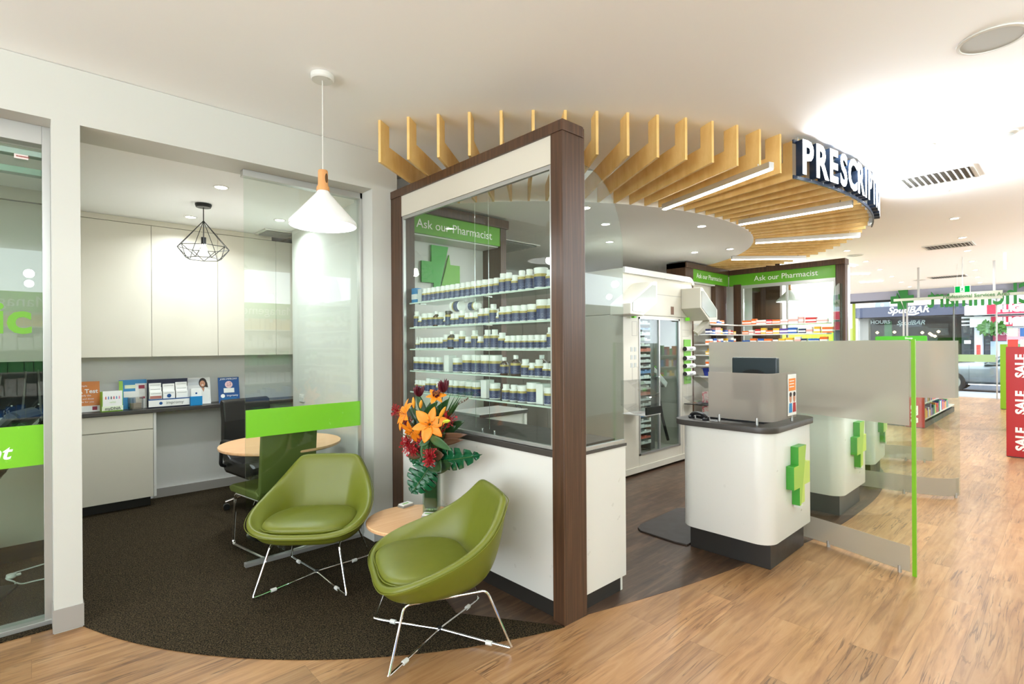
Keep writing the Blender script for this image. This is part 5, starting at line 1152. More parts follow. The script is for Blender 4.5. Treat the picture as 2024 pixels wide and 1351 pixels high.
for z in (.045, .035, .025): ptext(t, Mx, 'lose weight and keep it off', .012, 0, z, white_ink) if False else poly_on(t, Mx, [(-.07, z), (.07, z), (.07, z + .004), (-.07, z + .004)], sky_blue, 'printed_line')
# twin power outlet on right wall
t = thing('power_outlet', 'white double power outlet on the consulting room right wall', 'outlet', (1.9985, 5.25, .985)); obj('plate', box(NB(), -.008, -.06, -.036, 0, .06, .036), white_lam, t, bevel=.002)
for y in (-.03, .03): obj('rocker_switch', box(NB(), -.011, y - .012, .006, -.0081, y + .012, .026), white_card, t)
# round meeting table
mx_, my_ = 1.50, 4.38
t = thing('meeting_table', 'round beech meeting table behind the glass panel', 'table', (mx_, my_, .006)); bm = NB(); lathe(bm, [(0, .695), (.44, .695), (.455, .703), (.457, .712), (.455, .720), (0, .720)], seg=72); obj('tabletop', bm, beech, t, auto=True)
obj('column', cyl(NB(), (0, 0, .02), (0, 0, .694), .035), chrome, t, auto=True); bm = NB(); lathe(bm, [(0, 0), (.26, 0), (.26, .006), (.05, .022), (0, .022)], seg=48); obj('base', bm, chrome, t, auto=True)
# black office chair
t = thing('office_chair', 'black leather office chair on a chrome star base behind the round table', 'chair', (1.60, 5.28, .006), math.radians(15))
bm = NB(); prof = [(.10, .40), (.20, .43), (.24, .60), (.235, .80), (.255, .98), (.235, 1.0), (.19, .98), (.17, .80), (.17, .60), (.14, .50), (.08, .46)]
prism(bm, prof, 'x', -.235, .235); obj('backrest', bm, leather, t, bevel=.02)
bm = NB(); prism(bm, [(-.30, .42), (-.31, .36), (-.25, .30), (.15, .33), (.20, .40), (.14, .47), (-.1, .44), (-.24, .455)], 'x', -.25, .25); obj('seat', bm, leather, t, bevel=.03)
obj('gas_lift', cyl(NB(), (0, -.03, .10), (0, -.03, .33), .025), chrome, t, auto=True)
for k in range(5):
    a = math.radians(72 * k + 155); u = Vector((math.cos(a), math.sin(a), 0)); l_ = obj('star_leg', tube(NB(), [Vector((0, -.03, .12)) + u * .03, Vector((0, -.03, .115)) + u * .14, Vector((0, -.03, .075)) + u * .30], [.022, .018, .013], seg=10, flat=.7), chrome, t, auto=True)
    e = Vector((0, -.03, .03)) + u * .29; w_ = Vector((-u.y, u.x, 0)); bm = NB(); cyl(bm, e - w_ * .022, e + w_ * .022, .027); obj('castor', bm, black_plastic, l_, auto=True)
for sx in (-1, 1): obj('armrest', tube(NB(), fillet([(sx * .26, .12, .40), (sx * .31, .10, .42), (sx * .31, .08, .64), (sx * .31, -.22, .65)], .04), .016, seg=10), black_plastic, t, auto=True)
# green visitor chair at the table, seen from behind
t = thing('visitor_chair', 'dark olive visitor chair with its back to the glass panel', 'chair', (1.36, 4.13, .006), math.radians(10))
bm = NB(); prism(bm, [(-.175, .40), (-.205, .46), (-.235, .88), (-.225, .895), (-.205, .88), (-.17, .50), (-.12, .46)], 'x', -.215, .215); obj('backrest', bm, olive_dark, t, bevel=.014)
bm = NB(); prism(bm, [(-.17, .41), (-.19, .44), (-.15, .465), (.20, .47), (.25, .445), (.22, .415)], 'x', -.225, .225); obj('seat', bm, olive_dark, t, bevel=.012)
for sx in (-1, 1): obj('leg', tube(NB(), fillet([(sx * .20, -.16, .40), (sx * .20, .19, .40), (sx * .20, .24, .012), (sx * .20, -.26, .012), (0, -.26, .012)], .045), .011, seg=10), chrome, t, auto=True)

# =================================================================== LEFT CONSULTING ROOM (behind the sliding door)
YL = 5.02
t = thing('base_cabinet', 'pale base cabinet with a dark plinth behind the left sliding glass door', 'cabinet', (0, 0, 0))
obj('carcass', box(NB(), -1.895, YL + .02, .13, .085, 5.6, .87), cream_lam, t)
for k in range(3): obj('door', box(NB(), -1.89 + k * .66, YL, .13, -1.243 + k * .66, YL + .0195, .868), cream_lam, t, bevel=.001)
obj('plinth', box(NB(), -1.89, YL + .04, .006, .085, 5.6, .13), dark_plinth, t)
o = obj('worktop', box(NB(), -1.89, YL - .02, .871, .085, 5.6, .90), white_lam, bevel=.003); tag(o, 'white worktop behind the left sliding glass door', 'worktop')
struct('wall_splashback', box(NB(), -1.89, 5.60, .9, .085, 5.62, 1.41), black_gloss, label='glossy black splashback')
cupboards([-1.89, -1.25, -.60, .085], 5.38, 6.2, 1.41, 2.60, 'cream overhead cupboard above the black splashback, %s from the left', 'overhead cupboards in the left room')
bh = obj('cupboard_bulkhead', box(NB(), -1.89, 5.36, 2.605, .085, 6.2, 2.699), cream_lam); tag(bh, 'cream bulkhead above the left room cupboards', 'panel')
wall('wall_left_room', -1.95, 3.95, 0, -1.9, 6.2, 2.7)
t = thing('washbasin', 'white washbasin on the left room worktop', 'basin', (-.17, 5.28, .901)); bm = NB(); A = rrect(-.22, -.15, .22, .15, .05, 5); loft(bm, [[(p[0] * .85, p[1] * .85, 0) for p in A], [(p[0], p[1], .06) for p in A], [(p[0], p[1], .085) for p in A], [(p[0] * .92, p[1] * .9, .085) for p in A], [(p[0] * .75, p[1] * .7, .02) for p in A]]); obj('bowl', bm, white_lam, t, auto=True)
for k, xx in enumerate((-.13, .02)):
    t = thing('mixer_tap', 'chrome lever mixer tap by the washbasin, %s of the two' % ['left', 'right'][k], 'tap', (xx, 5.50, .901), 0, 'chrome taps')
    obj('body', cyl(NB(), (0, 0, 0), (0, 0, .13), .02), chrome, t, auto=True); obj('spout', tube(NB(), smooth_path([(0, 0, .10), (0, -.06, .125), (0, -.14, .10)], 5), .012, seg=8), chrome, t, auto=True); obj('lever', tube(NB(), [(0, 0, .135), (.02, -.05, .165), (.03, -.10, .17)], .006, seg=8), chrome, t, auto=True)
t = thing('massage_chair', 'black padded reclining chair leaning behind the green door band', 'chair', (-.22, 4.35, .006), math.radians(-20))
M = Matrix.Translation((0, 0, .86)) @ Matrix.Rotation(math.radians(-48), 4, 'Y')
bm = NB(); box(bm, -.42, -.16, -.04, .34, .16, .04, M); obj('padded_back', bm, leather, t, bevel=.03)
M2 = Matrix.Translation((-.05, 0, .72)) @ Matrix.Rotation(math.radians(-55), 4, 'Y')
for sy in (-.18, .18):
    bm = NB(); box(bm, -.6, sy - .012, -.075, .46, sy + .012, -.05, M2); obj('frame_rail', bm, black_metal, t)
bm = NB(); tube(bm, [(-.3, 0, .3), (-.1, 0, .55), (.1, 0, .78)], .03); cyl(bm, (-.3, 0, .01), (-.3, 0, .32), .03); obj('support_post', bm, black_metal, t, auto=True)
bm = NB(); box(bm, -.55, -.2, 0.0, .1, .2, .025); obj('floor_base', bm, black_metal, t, bevel=.01)
clr = thin_glass('clear_rod', (.9, .9, .9, 1), .35)
for i, (a, c) in enumerate((((-.22, 5.46, .91), (-.16, 5.585, 1.30)), ((-.05, 5.46, .91), (-.02, 5.585, 1.32)), ((.065, 5.46, .91), (.05, 5.585, 1.33)))):
    o = obj('acrylic_rod', tube(NB(), [a, c], .009, seg=8), clr, auto=True); tag(o, 'clear acrylic rod leaning against the black splashback, %s from the left' % ORD[i], 'rod', 'clear rods')
o = obj('extension_lead', tube(NB(), smooth_path([at_z(0, 1168, .012), at_z(22, 1160, .012), at_z(30, 1150, .012), at_z(12, 1143, .012), at_z(25, 1133, .014), at_z(60, 1122, .012), at_z(100, 1110, .012)], 6), .0045, seg=6), white_card, auto=True); tag(o, 'white extension lead lying on the dark carpet', 'cord')
o = obj('extension_lead', tube(NB(), smooth_path([at_z(33, 1151, .012), at_z(44, 1153, .012), at_z(70, 1147, .012), at_z(100, 1141, .012)], 6), .0045, seg=6), white_card, auto=True); tag(o, 'second white lead on the carpet running to the pillar', 'cord')
t = thing('power_plug', 'white plug joining the leads on the carpet', 'plug', at_z(22, 1142, .007) + Vector((0, 0, .0))); bm = NB(); lathe(bm, [(0, 0), (.02, .0), (.026, .01), (.024, .026), (0, .03)]); obj('plug_body', bm, white_card, t, auto=True); obj('plug_neck', cyl(NB(), (.02, 0, .013), (.045, .01, .012), .009), white_card, t)
t = thing('waste_bin', 'small pale box bin on the floor at the far left edge', 'bin', (-.30, 4.78, .006)); obj('bin_body', box(NB(), -.1, -.1, 0, .1, .1, .22), cream_lam, t, bevel=.008); obj('bin_rim', box(NB(), -.105, -.105, .221, .105, .105, .24), black_plastic, t, bevel=.004)

# =================================================================== SERVICE COUNTERS
def counter_proto():
    t = thing('service_counter', 'x', 'counter')
    A = rrect(0, 0, .82, .64, .11, 8)
    bm = NB(); prism(bm, A, 'z', .19, .915); obj('cabinet', bm, white_lam, t, auto=True, bevel=.002)
    A = rrect(-.02, -.02, .84, .70, .12, 8); bm = NB(); prism(bm, A, 'z', .916, .955); obj('countertop', bm, dark_top, t, auto=True, bevel=.003)
    obj('plinth', box(NB(), .12, .05, .0, .74, .62, .19), dark_plinth, t, bevel=.002)
    cross_logo(t, (.43, -.001, .595), .40, 'lime', depth=.05)
    bm = NB()
    box(bm, .385, -.055, .375, .42, -.003, .393); obj('cross_foot', bm, white_lam, t)
    return t
CP = counter_proto()
CL = [((3.475, 1.325, .0015), 'white service counter with a monitor and frosted screen, nearest the camera'), ((5.04, 1.345, .0015), 'white service counter behind the first curved glass screen'), ((6.60, 1.46, .0015), 'white service counter just beyond the second one, partly behind the glass'), ((7.62, 1.95, .0015), 'white service counter farthest from the camera beyond the glass screens')]
for i, (loc, lb_) in enumerate(CL):
    c = CP if i == 0 else copy_tree(CP); c.location = loc
    c.rotation_euler = (0, 0, [0, 0, math.radians(4), math.radians(20)][i]); tag(c, lb_, 'counter', 'white service counters with green crosses')
# frosted privacy wrap on the first counter
t = thing('privacy_shield', 'frosted U-shaped shield around the monitor on the nearest counter', 'screen', (0, 0, .957))
path = [(3.56, 1.78), (3.555, 1.50), (3.553, 1.42)] + [(3.553 + .07 * (1 - math.cos(a)), 1.42 - .07 * math.sin(a)) for a in [PI / 2 * k / 8 for k in range(1, 9)]] + [(3.80, 1.35), (4.0, 1.35)]
bm = NB(); wall_strip(bm, path, .025, .345, .006); obj('frosted_panel', bm, frost, t, auto=True)
for x, y in ((3.557, 1.70), (3.553, 1.44), (3.92, 1.35)):
    bm = NB(); cyl(bm, (x, y, 0), (x, y, .05), .009, seg=12); obj('standoff', bm, alu, t, auto=True)
ps = thing('small_poster', 'small orange and white health poster on the end of the frosted shield', 'poster', (3.90, 1.343, .957 + .045))
obj('sheet', box(NB(), -.075, -.004, 0, .075, 0, .285), white_card, ps)
def flat(parent, nm, pts, m, dy):
    bm = NB(); prism(bm, pts, 'y', -.0048 - dy, -.0042 - dy); return obj(nm, bm, m, parent)
flat(ps, 'orange_block', [(-.065, .17), (.06, .17), (.06, .255), (-.065, .255)], mat('poster_orange', srgb(240, 140, 60), .5), 0)
for px_ in (-.035, .035): flat(ps, 'printed_face', ell(px_, .12, .022, .033), skin, 0); flat(ps, 'printed_hair', ell(px_, .145, .022, .016), hairc, .0008); flat(ps, 'printed_top', [(px_ - .03, .02), (px_ + .03, .02), (px_ + .024, .085), (px_ - .024, .085)], [sky_blue, crimson][px_ > 0], .0004)
for z in (.235, .215, .195): flat(ps, 'printed_line', [(-.055, z), (.03, z), (.03, z + .006), (-.055, z + .006)], white_card, .0008)
# monitor
t = thing('monitor', 'black computer monitor seen from behind on the nearest counter', 'monitor', (3.86, 1.575, .9555), math.radians(-4))
bm = NB(); box(bm, -.022, -.165, .13, .018, .165, .445); obj('housing', bm, mat('monitor_plastic', srgb(46, 56, 60), .35), t, bevel=.01)
bm = NB(); prism(bm, [(.10 * math.cos(a), .30 + .06 * math.sin(a)) for a in [PI * k / 16 for k in range(17)]] , 'x', -.034, -.0225); obj('hinge_cover', bm, black_plastic, t)
bm = NB(); box(bm, -.02, -.03, .02, .0, .03, .20); obj('stand_neck', bm, black_plastic, t, bevel=.004)
bm = NB(); prism(bm, rrect(-.10, -.11, .09, .11, .04), 'z', 0, .015); obj('stand_base', bm, black_plastic, t, auto=True)
obj('screen', box(NB(), .0185, -.155, .145, .020, .155, .435), black_gloss, t)
text('badge', 'LG', .022, grille, (3.835, 1.60, 1.345), '-x', t) if False else None
t = thing('keyboard', 'black keyboard lying behind the frosted shield on the nearest counter', 'keyboard', (3.70, 1.62, .9555)); bm = NB(); box(bm, -.06, -.19, 0, .06, .19, .014); obj('tray', bm, black_plastic, t, bevel=.003)
bm = NB()
for i in range(5):
    for j in range(14): box(bm, -.052 + i * .021, -.18 + j * .026, .0145, -.035 + i * .021, -.158 + j * .026, .018)
obj('keys', bm, mat('key_black', (.02, .02, .02, 1), .5), t)
t = thing('phone_handset', 'black phone handset at the left end of the nearest counter', 'phone', (3.565, 1.86, .9555), math.radians(70)); bm = NB(); tube(bm, smooth_path([(-.075, 0, .02), (-.05, 0, .036), (0, 0, .042), (.05, 0, .036), (.075, 0, .02)], 5), .014, seg=10); obj('handle', bm, black_plastic, t, auto=True)
for sx in (-1, 1): bm = NB(); lathe(bm, [(0, 0), (.022, .002), (.024, .012), (.014, .022), (0, .024)], c=(sx * .072, 0, .0)); obj('ear_cup', bm, black_plastic, t, auto=True)
bm = NB(); box(bm, -.06, -.045, 0, .06, -.03, .02); obj('cradle', bm, black_plastic, t, bevel=.003)
# anti fatigue mat
bm = NB(); prism(bm, [(3.575, 1.96), (3.56, 2.05)] + [(3.575, 2.36), (3.62, 2.42), (3.70, 2.445), (4.30, 2.46), (4.38, 2.40), (4.40, 1.97)], 'z', .002, .016); o = obj('floor_mat', bm, mat('mat_rubber', srgb(52, 42, 36), .6), bevel=.004); tag(o, 'dark brown rubber mat on the floor behind the nearest counter', 'mat')
# curved glass privacy screens
def privacy_screen(path, label, green=True):
    t = thing('privacy_screen', label, 'screen', (0, 0, 0), 0, 'curved glass privacy screens')
    P = [tuple(v[:2]) for v in smooth_path([(a, b, 0) for a, b in path], 6)]
    bm = NB(); wall_strip(bm, P, .02, 1.52, .010); obj('glass_sheet', bm, thin_glass('screen_glass', (.93, .97, .93, 1), .05), t, auto=True)
    P2 = [(x - .0075, y) for x, y in P[:-1]]
    bm = NB(); wall_strip(bm, P2, .965, 1.518, .003); obj('frosted_band', bm, frost, t, auto=True, label='tall frosted film band')
    bm = NB(); wall_strip(bm, P2, .025, .19, .003); obj('frosted_band', bm, frost, t, auto=True, label='low frosted film band')
    e = P[-1]
    if green:
        d = (Vector((P[-1][0] - P[-2][0], P[-1][1] - P[-2][1], 0))).normalized()
        bm = NB(); wall_strip(bm, [e, (e[0] + d.x * .022, e[1] + d.y * .022)], .0, 1.522, .012); obj('green_edge', bm, mat('screen_edge_green', srgb(118, 178, 30), .35), t)
    for k in (2, len(P) // 2, len(P) - 5):
        bm = NB(); cyl(bm, (P[k][0], P[k][1], 0.0), (P[k][0], P[k][1], .045), .012, seg=12); obj('floor_clamp', bm, alu, t, auto=True)
    return t
privacy_screen([(4.42, 2.20), (4.40, 1.80), (4.36, 1.42), (4.27, 1.08), (4.19, .84), (4.165, .715)], 'tall curved glass screen with frosted bands and a bright green edge, nearest the camera')
privacy_screen([(6.28, 2.25), (6.30, 1.85), (6.33, 1.50), (6.37, 1.16), (6.42, .95), (6.52, .81), (6.62, .765)], 'curved glass screen with frosted bands behind the green edged one', False)
privacy_screen([(8.1, 1.9), (8.15, 1.6), (8.2, 1.35), (8.28, 1.2)], 'farthest curved glass screen by the last counter', False)

# =================================================================== SHOP FLOOR
prod_cols = [srgb(60, 120, 200), srgb(230, 230, 226), srgb(220, 70, 60), srgb(240, 190, 60), srgb(90, 180, 100), srgb(150, 90, 170), srgb(30, 40, 80), srgb(240, 140, 60)]
PM = [mat('product_%d' % i, c_, .45) for i, c_ in enumerate(prod_cols)]
PN = ['blue', 'white', 'red', 'yellow', 'green', 'purple', 'navy', 'orange']
def gondola(x0, x1, y0, y1, h, label, prodside, where):
    t = thing('shelf_gondola', label, 'shelving', (0, 0, 0)); ym = (y0 + y1) / 2
    obj('spine', box(NB(), x0, ym - .02, 0, x1, ym + .02, h), white_lam, t)
    obj('plinth', box(NB(), x0, y0, 0, x1, y1, .10), dark_plinth, t)
    for i, z in enumerate((.14, .42, .70, .98, 1.24)):
        if z < h - .1:
            obj('shelf', box(NB(), x0, y0, z, x1, ym - .02, z + .018), white_lam, t); obj('shelf', box(NB(), x0, ym + .02, z, x1, y1, z + .018), white_lam, t)
            for side in prodside:
                x = x0 + .03; k = 0
                while x < min(x1, x0 + 2.6) - .1:
                    w_ = random.uniform(.07, .14); hh = random.uniform(.10, .22); ci = random.randrange(8)
                    yy = y0 + .06 if side < 0 else y1 - .06
                    carton('product_box', x + w_ / 2, yy, z + .019, w_ - .008, .09, hh, PM[ci], '%s product box, %s along the %s shelf, %s' % (PN[ci], ORD[min(k, 39)], ['bottom', 'second', 'third', 'fourth', 'top'][i], where), group='products on the ' + where); x += w_; k += 1
    return t
def sale_stand(x, y0, y1, h, label, n_=3, edge=-.02):
    t = thing('sale_panel', label, 'sign', (x, 0, 0), 0, 'red sale panels')
    obj('panel', box(NB(), -.03, y0, .01, 0.0, y1, h), red, t, bevel=.002)
    bm = NB(); box(bm, 0.0005, y0, .0, .03, y1, h + .004); obj('edge_frame', bm, mat('dark_red', srgb(110, 24, 28), .4), t); obj('foot', box(NB(), -.028, y0 + .01, 0, 0, y1 - .01, .0098), black_plastic, t)
    yc = (y0 + y1) / 2
    for k in range(n_):
        text('sale_lettering', 'SALE', .135, white_ink, (x - .031, yc, h * (.17 + .33 * k)), '-x', t, roll=PI / 2, bold=.006, ext=.0006, sx=1.05)
    return t
sale_stand(9.43, .33, .615, 1.435, 'tall red panel lettered SALE three times at the right edge of the photo')
gondola(9.47, 12.5, .12, .62, 1.40, 'white product gondola behind the right red sale panel', (1,), 'right gondola')
sale_stand(11.50, 1.79, 2.06, 1.40, 'red panel lettered SALE standing beyond the glass screens')
gondola(11.54, 14.8, 1.79, 2.35, 1.38, 'white product gondola behind the farther red sale panel', (-1,), 'aisle gondola')
# clear acrylic leaflet holder on top of the gondola
t = thing('leaflet_tower', 'clear acrylic leaflet tower on top of the right gondola', 'display', (9.62, .50, 1.405)); bm = NB(); box(bm, -.01, -.12, 0, .01, .12, .30); obj('acrylic_back', bm, clear_ac, t)
for r in range(2):
    for c_ in range(2): obj('leaflet', box(NB(), -.022, -.11 + c_ * .12, .02 + r * .15, -.012, -.01 + c_ * .12, .13 + r * .15), PM[[1, 2, 0, 1][r * 2 + c_]], t)
obj('top_card', box(NB(), -.02, -.06, .31, -.014, .06, .42), white_card, t)
# green 'Health is everything' stand
g = thing('green_panel', 'tall lime green panel lettered Health is everything beside the shop entrance', 'sign', (16.0, 0, 0))
obj('panel', box(NB(), -.03, .72, .01, .02, 1.14, 1.455), mat('stand_lime', srgb(122, 164, 24), .4), g, bevel=.003); obj('foot', box(NB(), -.03, .74, 0, .02, 1.12, .0098), black_plastic, g)
text('panel_lettering', 'Health is everything', .13, white_ink, (15.968, .98, .72), '-x', g, roll=PI / 2, bold=.001)
gondola(16.05, 17.6, .72, 1.14, 1.40, 'white product gondola behind the lime green panel', (), 'entrance gondola')
# green topped display behind the screens
c0 = at_x(1780, 668, 15.2)
t = thing('display_header', 'bright green gondola header lettered Sleep behind the frosted screens', 'sign', (15.2, c0.y, 0)); A = rrect(-.50, c0.z - .14, .50, c0.z + .05, .03, 4)
bm = NB(); prism(bm, A, 'x', -.02, .02); obj('header_board', bm, mat('stand_green', srgb(70, 168, 34), .4), t); text('header_lettering', 'Sleep', .07, white_ink, (15.178, c0.y - .16, c0.z), '-x', t)
bm = NB(); box(bm, -.01, -.35, 0, .01, -.32, c0.z - .12); box(bm, -.01, .32, 0, .01, .35, c0.z - .12); obj('leg', bm, alu, t)
# hanging sign: Professional Services Area, on two hangers, with a long rail
t = thing('hanging_sign', 'cream hanging sign board lettered Professional Services Area', 'sign', (13.0, 0, 0))
a = at_x(1877, 586, 13.0); b_ = at_x(1982, 582, 13.0); l = at_x(1766, 589, 13.0); r = at_x(2024, 577, 13.0); zc = (a.z + b_.z) / 2
obj('board', box(NB(), -.02, b_.y, zc - .075, .0, a.y, zc + .075), mat('cream_board', srgb(176, 178, 160), .5), t); text('board_lettering', 'Professional Services Area', .088, mat('sage_ink', srgb(58, 112, 56), .5), (12.975, (a.y + b_.y) / 2, zc + .005), '-x', t, bold=.001, ext=.001)
obj('rail', box(NB(), .005, r.y - .3, zc - .025, .03, l.y, zc + .025), mat('cream_board', (0,) * 4), t)
for q in (1815, 1965): y = at_x(q, 560, 13.0).y; obj('hanger_strap', box(NB(), .005, y - .018, zc + .02, .012, y + .018, 2.999), alu, t)
for q in (1892, 1963): y = at_x(q, 560, 13.0).y; obj('hanger_wire', cyl(NB(), (-.01, y, zc + .07), (-.01, y, 2.999), .002, seg=6), alu, t)
# exit sign
a = at_x(1888, 566, 12.0); b_ = at_x(1917, 577, 12.0)
t = thing('exit_sign', 'green running man exit sign hanging from the ceiling', 'sign', (12.0, 0, 0)); zc = (a.z + b_.z) / 2; yc = (a.y + b_.y) / 2
exg = emission('exit_green', srgb(10, 150, 60), 1.2); exw = emission('exit_white', (1, 1, 1, 1), 1.1)
obj('casing', box(NB(), -.015, b_.y - .008, zc - .062, .015, a.y + .008, zc + .062), white_lam, t); obj('face', box(NB(), -.018, b_.y, zc - .054, -.0155, a.y, zc + .054), exg, t)
obj('white_field', box(NB(), -.0195, yc - .03, zc - .05, -.0182, yc + .03, zc + .05), exw, t)
bm = NB(); P = lambda y, z: (-.0212, yc - y, zc + z)
tube(bm, [P(0, .02), P(-.004, -.008)], .008, seg=6); tube(bm, [P(-.004, -.008), P(.014, -.022), P(.008, -.042)], .005, seg=6); tube(bm, [P(-.004, -.008), P(-.012, -.026), P(-.026, -.03)], .005, seg=6); tube(bm, [P(0, .018), P(.016, .008), P(.024, .02)], .0035, seg=6); tube(bm, [P(0, .018), P(-.016, .016), P(-.018, .0)], .0035, seg=6); lathe(bm, [(0, -.007), (.007, 0), (0, .007)], c=P(.006, .036), seg=8)
obj('running_figure', bm, exg, t); obj('bracket', box(NB(), -.01, yc - .04, zc + .062, .01, yc + .04, 2.999 - 0.0) if False else cyl(NB(), (0, yc, zc + .062), (0, yc, 2.999), .006, seg=8), alu, t)
# small LED strips on the ceiling near the far left
for i, (qa, qb) in enumerate((((1662, 522), (1690, 526)), ((1672, 542), (1718, 541)), ((1700, 558), (1745, 555)))):
    a = at_z(*qa, 2.985); b_ = at_z(*qb, 2.985); bm = NB(); tube(bm, [a, b_], .011, seg=6); o = obj('strip_light', bm, led_glow); tag(o, 'lit ceiling strip light left of the aisle downlights, %s from the booth' % ORD[i], 'ceiling light', 'ceiling strip lights')
# pendant thin light bar top right
a = at_x(1986, 472, 12.0); b_ = at_x(1987, 500, 12.0); o = obj('hanging_rod', tube(NB(), [a, Vector((a.x, a.y, 2.99))] if a.z < 2.9 else [Vector((12, a.y, 2.72)), Vector((12, a.y, 2.99))], .02, seg=8), emission('pale_rod', (.85, .92, 1, 1), 1.2)); tag(o, 'short pale glowing rod hanging from the far ceiling at right', 'light')

# =================================================================== SHOPFRONT
XS = 18.3
struct('floor', box(NB(), 18.9, -3.2, -.08, 21.0, 9, .004), mat('pavement_concrete', srgb(150, 150, 156), .7), label='pale concrete pavement outside the shopfront')
struct('floor', box(NB(), 21.0, -12, -.2, 40, 14, -.06), mat('road_asphalt', srgb(66, 70, 80), .8), label='grey asphalt street')
struct('floor', box(NB(), 20.9, -3.2, -.19, 21.02, 9, .006), mat('kerb_stone', srgb(170, 172, 178), .8), label='kerb')
struct('trim_3', box(NB(), 18.4, -3.2, 2.76, 18.9, 9, 3.1), mat('shopfront_head', srgb(150, 152, 166), .6), label='grey blue shopfront head beam')
struct('trim_4', box(NB(), 18.42, -3.2, 2.70, 18.5, 9, 2.76), black_metal, label='black strip over the shopfront glass')
wf = thing('window_2', 'x', 'x'); wf['kind'] = 'structure'; del wf['label']; del wf['category']
obj('glass_pane', box(NB(), 18.60, 2.2, .05, 18.61, 7.5, 2.76), thin_glass('front_glass', (.9, .93, .92, 1), .04), wf)
bm = NB()
for px_ in (1786, 1793): y = at_x(px_, 640, 18.6).y; box(bm, 18.58, y - .02, .0, 18.63, y + .02, 2.76)
y = at_x(1689, 640, 18.6).y; obj('mullion', bm, alu, wf); obj('mullion', box(NB(), 18.5, y - .03, 0, 18.6, y + .03, 2.76), mat('mullion_lime', srgb(150, 170, 40), .4), wf, label='lime painted mullion')
obj('side_panel', box(NB(), 18.5, y + .03, 0, 18.58, y + 1.2, 1.95), mat('pale_lime_wall', srgb(176, 214, 120), .4), wf)
dr2 = thing('door_2', 'x', 'x'); dr2['kind'] = 'structure'; del dr2['label']; del dr2['category']
a = at_x(1887, 700, 18.62); b_ = at_x(1969, 716, 18.62)
obj('glass_pane', box(NB(), 18.62, b_.y, .03, 18.63, a.y, 2.66), thin_glass('front_glass', (1, 1, 1, 1)), dr2); obj('green_band', box(NB(), 18.612, b_.y + .01, b_.z + .01, 18.618, a.y - .01, a.z), mat('pale_band', srgb(150, 178, 130), .5), dr2)
bm = NB(); box(bm, 18.60, a.y, .0, 18.65, a.y + .03, 2.70); box(bm, 18.60, b_.y - .03, .0, 18.65, b_.y, 2.70); obj('frame', bm, alu, dr2)
# reversed shop name, fixed facing the street
t = thing('shop_lettering', 'dark green shop name in big letters above the entrance, seen reversed from inside', 'sign', (0, 0, 0))
dg = mat('letter_dark_green', srgb(24, 112, 36), .45)
a = at_x(1830, 592, XS); b_ = at_x(2090, 576, XS)
y0 = at_x(2030, 590, XS).y
nm_ = text('shop_name', 'Chemmart', .74, dg, (XS, .62, 2.70), '+x', t, align='LEFT', bold=.012, ext=.03, sx=.66)
cy_ = at_x(1783, 590, XS).y
L_, R_ = cross_shapes(.56)
for poly in (L_, R_): bm = NB(); prism(bm, [(cy_ + p[0] * 1.1, 2.74 + p[1]) for p in poly], 'x', XS - .03, XS + .03); obj('cross_half', bm, dg, t)
# ------------------------------------------------------------------ the street
FXX = 30.0
def fac(px0, py0, px1, py1, x=FXX):
    a = at_x(px0, py0, x); b = at_x(px1, py1, x); return min(a.y, b.y), max(a.y, b.y), min(a.z, b.z), max(a.z, b.z)
t = thing('street_building', 'pale rendered shop building across the street above the dark awning', 'building', (FXX, 0, -.06))
obj('wall', box(NB(), .6, at_x(1914, 610, FXX).y + .05, 0, 4.5, 12.5, 9), mat('peach_render', srgb(236, 206, 184), .7), t)
y0, y1, z0, z1 = fac(1693, 608, 1912, 628); z0, z1 = z0 + .06, z1 + .06
obj('fascia_awning', box(NB(), -.6, y0, 2.77, .6, y1, 3.25), mat('awning_slate', srgb(60, 63, 84), .6), t)
text('fascia_lettering', 'SpudBAR', .40, white_ink, (FXX - .62, at_x(1800, 620, FXX).y, 2.99), '-x', t, shear=.3, bold=.008)
bm = NB(); tube(bm, smooth_path([(-.63, at_x(1799, 620, FXX).y, 2.86), (-.63, at_x(1812, 620, FXX).y, 2.84), (-.63, at_x(1822, 620, FXX).y, 2.90)], 6), .04, seg=6); obj('fascia_underline', bm, white_ink, t)
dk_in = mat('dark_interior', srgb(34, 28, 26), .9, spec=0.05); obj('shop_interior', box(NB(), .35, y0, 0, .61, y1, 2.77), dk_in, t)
obj('glass_front', box(NB(), .0, y0, .1, .02, y1, 2.76), thin_glass('street_glass', (.8, .85, .85, 1), .02), t)
gp = fac(1745, 640, 1760, 668); obj('green_poster', box(NB(), .28, gp[0], 1.6, .34, gp[1], 2.6), mat('street_green', srgb(40, 110, 50), .5), t)
obj('inner_sign', box(NB(), .2, at_x(1820, 640, FXX).y, 2.30, .3, at_x(1775, 640, FXX).y, 2.66), mat('awning_slate', (0,) * 4), t); text('inner_sign_lettering', 'SpudBAR', .28, white_ink, (FXX + .18, at_x(1798, 640, FXX).y, 2.43), '-x', t, shear=.3, bold=.006)
text('inner_sign_lettering', 'HOURS', .24, white_ink, (FXX + .18, at_x(1738, 640, FXX).y, 2.50), '-x', t, bold=.004)
obj('stone_pier', box(NB(), -.02, at_x(1717, 640, FXX).y, 0, .35, at_x(1698, 640, FXX).y, 2.76), mat('stone_grey', srgb(140, 136, 130), .7), t)
bm = NB()
lg = emission('cafe_lamp', (1, .62, .25, 1), 14)
for px_, py_ in ((1734, 657), (1823, 657), (1842, 662), (1848, 664), (1855, 655), (1768, 656), (1838, 659)):
    p = at_x(px_, py_, FXX + .2); lathe(bm, [(0, -.07), (.07, 0), (0, .07)], c=(p.x - FXX, p.y, p.z + .06), seg=10)
obj('warm_lamp', bm, lg, t)['kind'] = 'stuff'
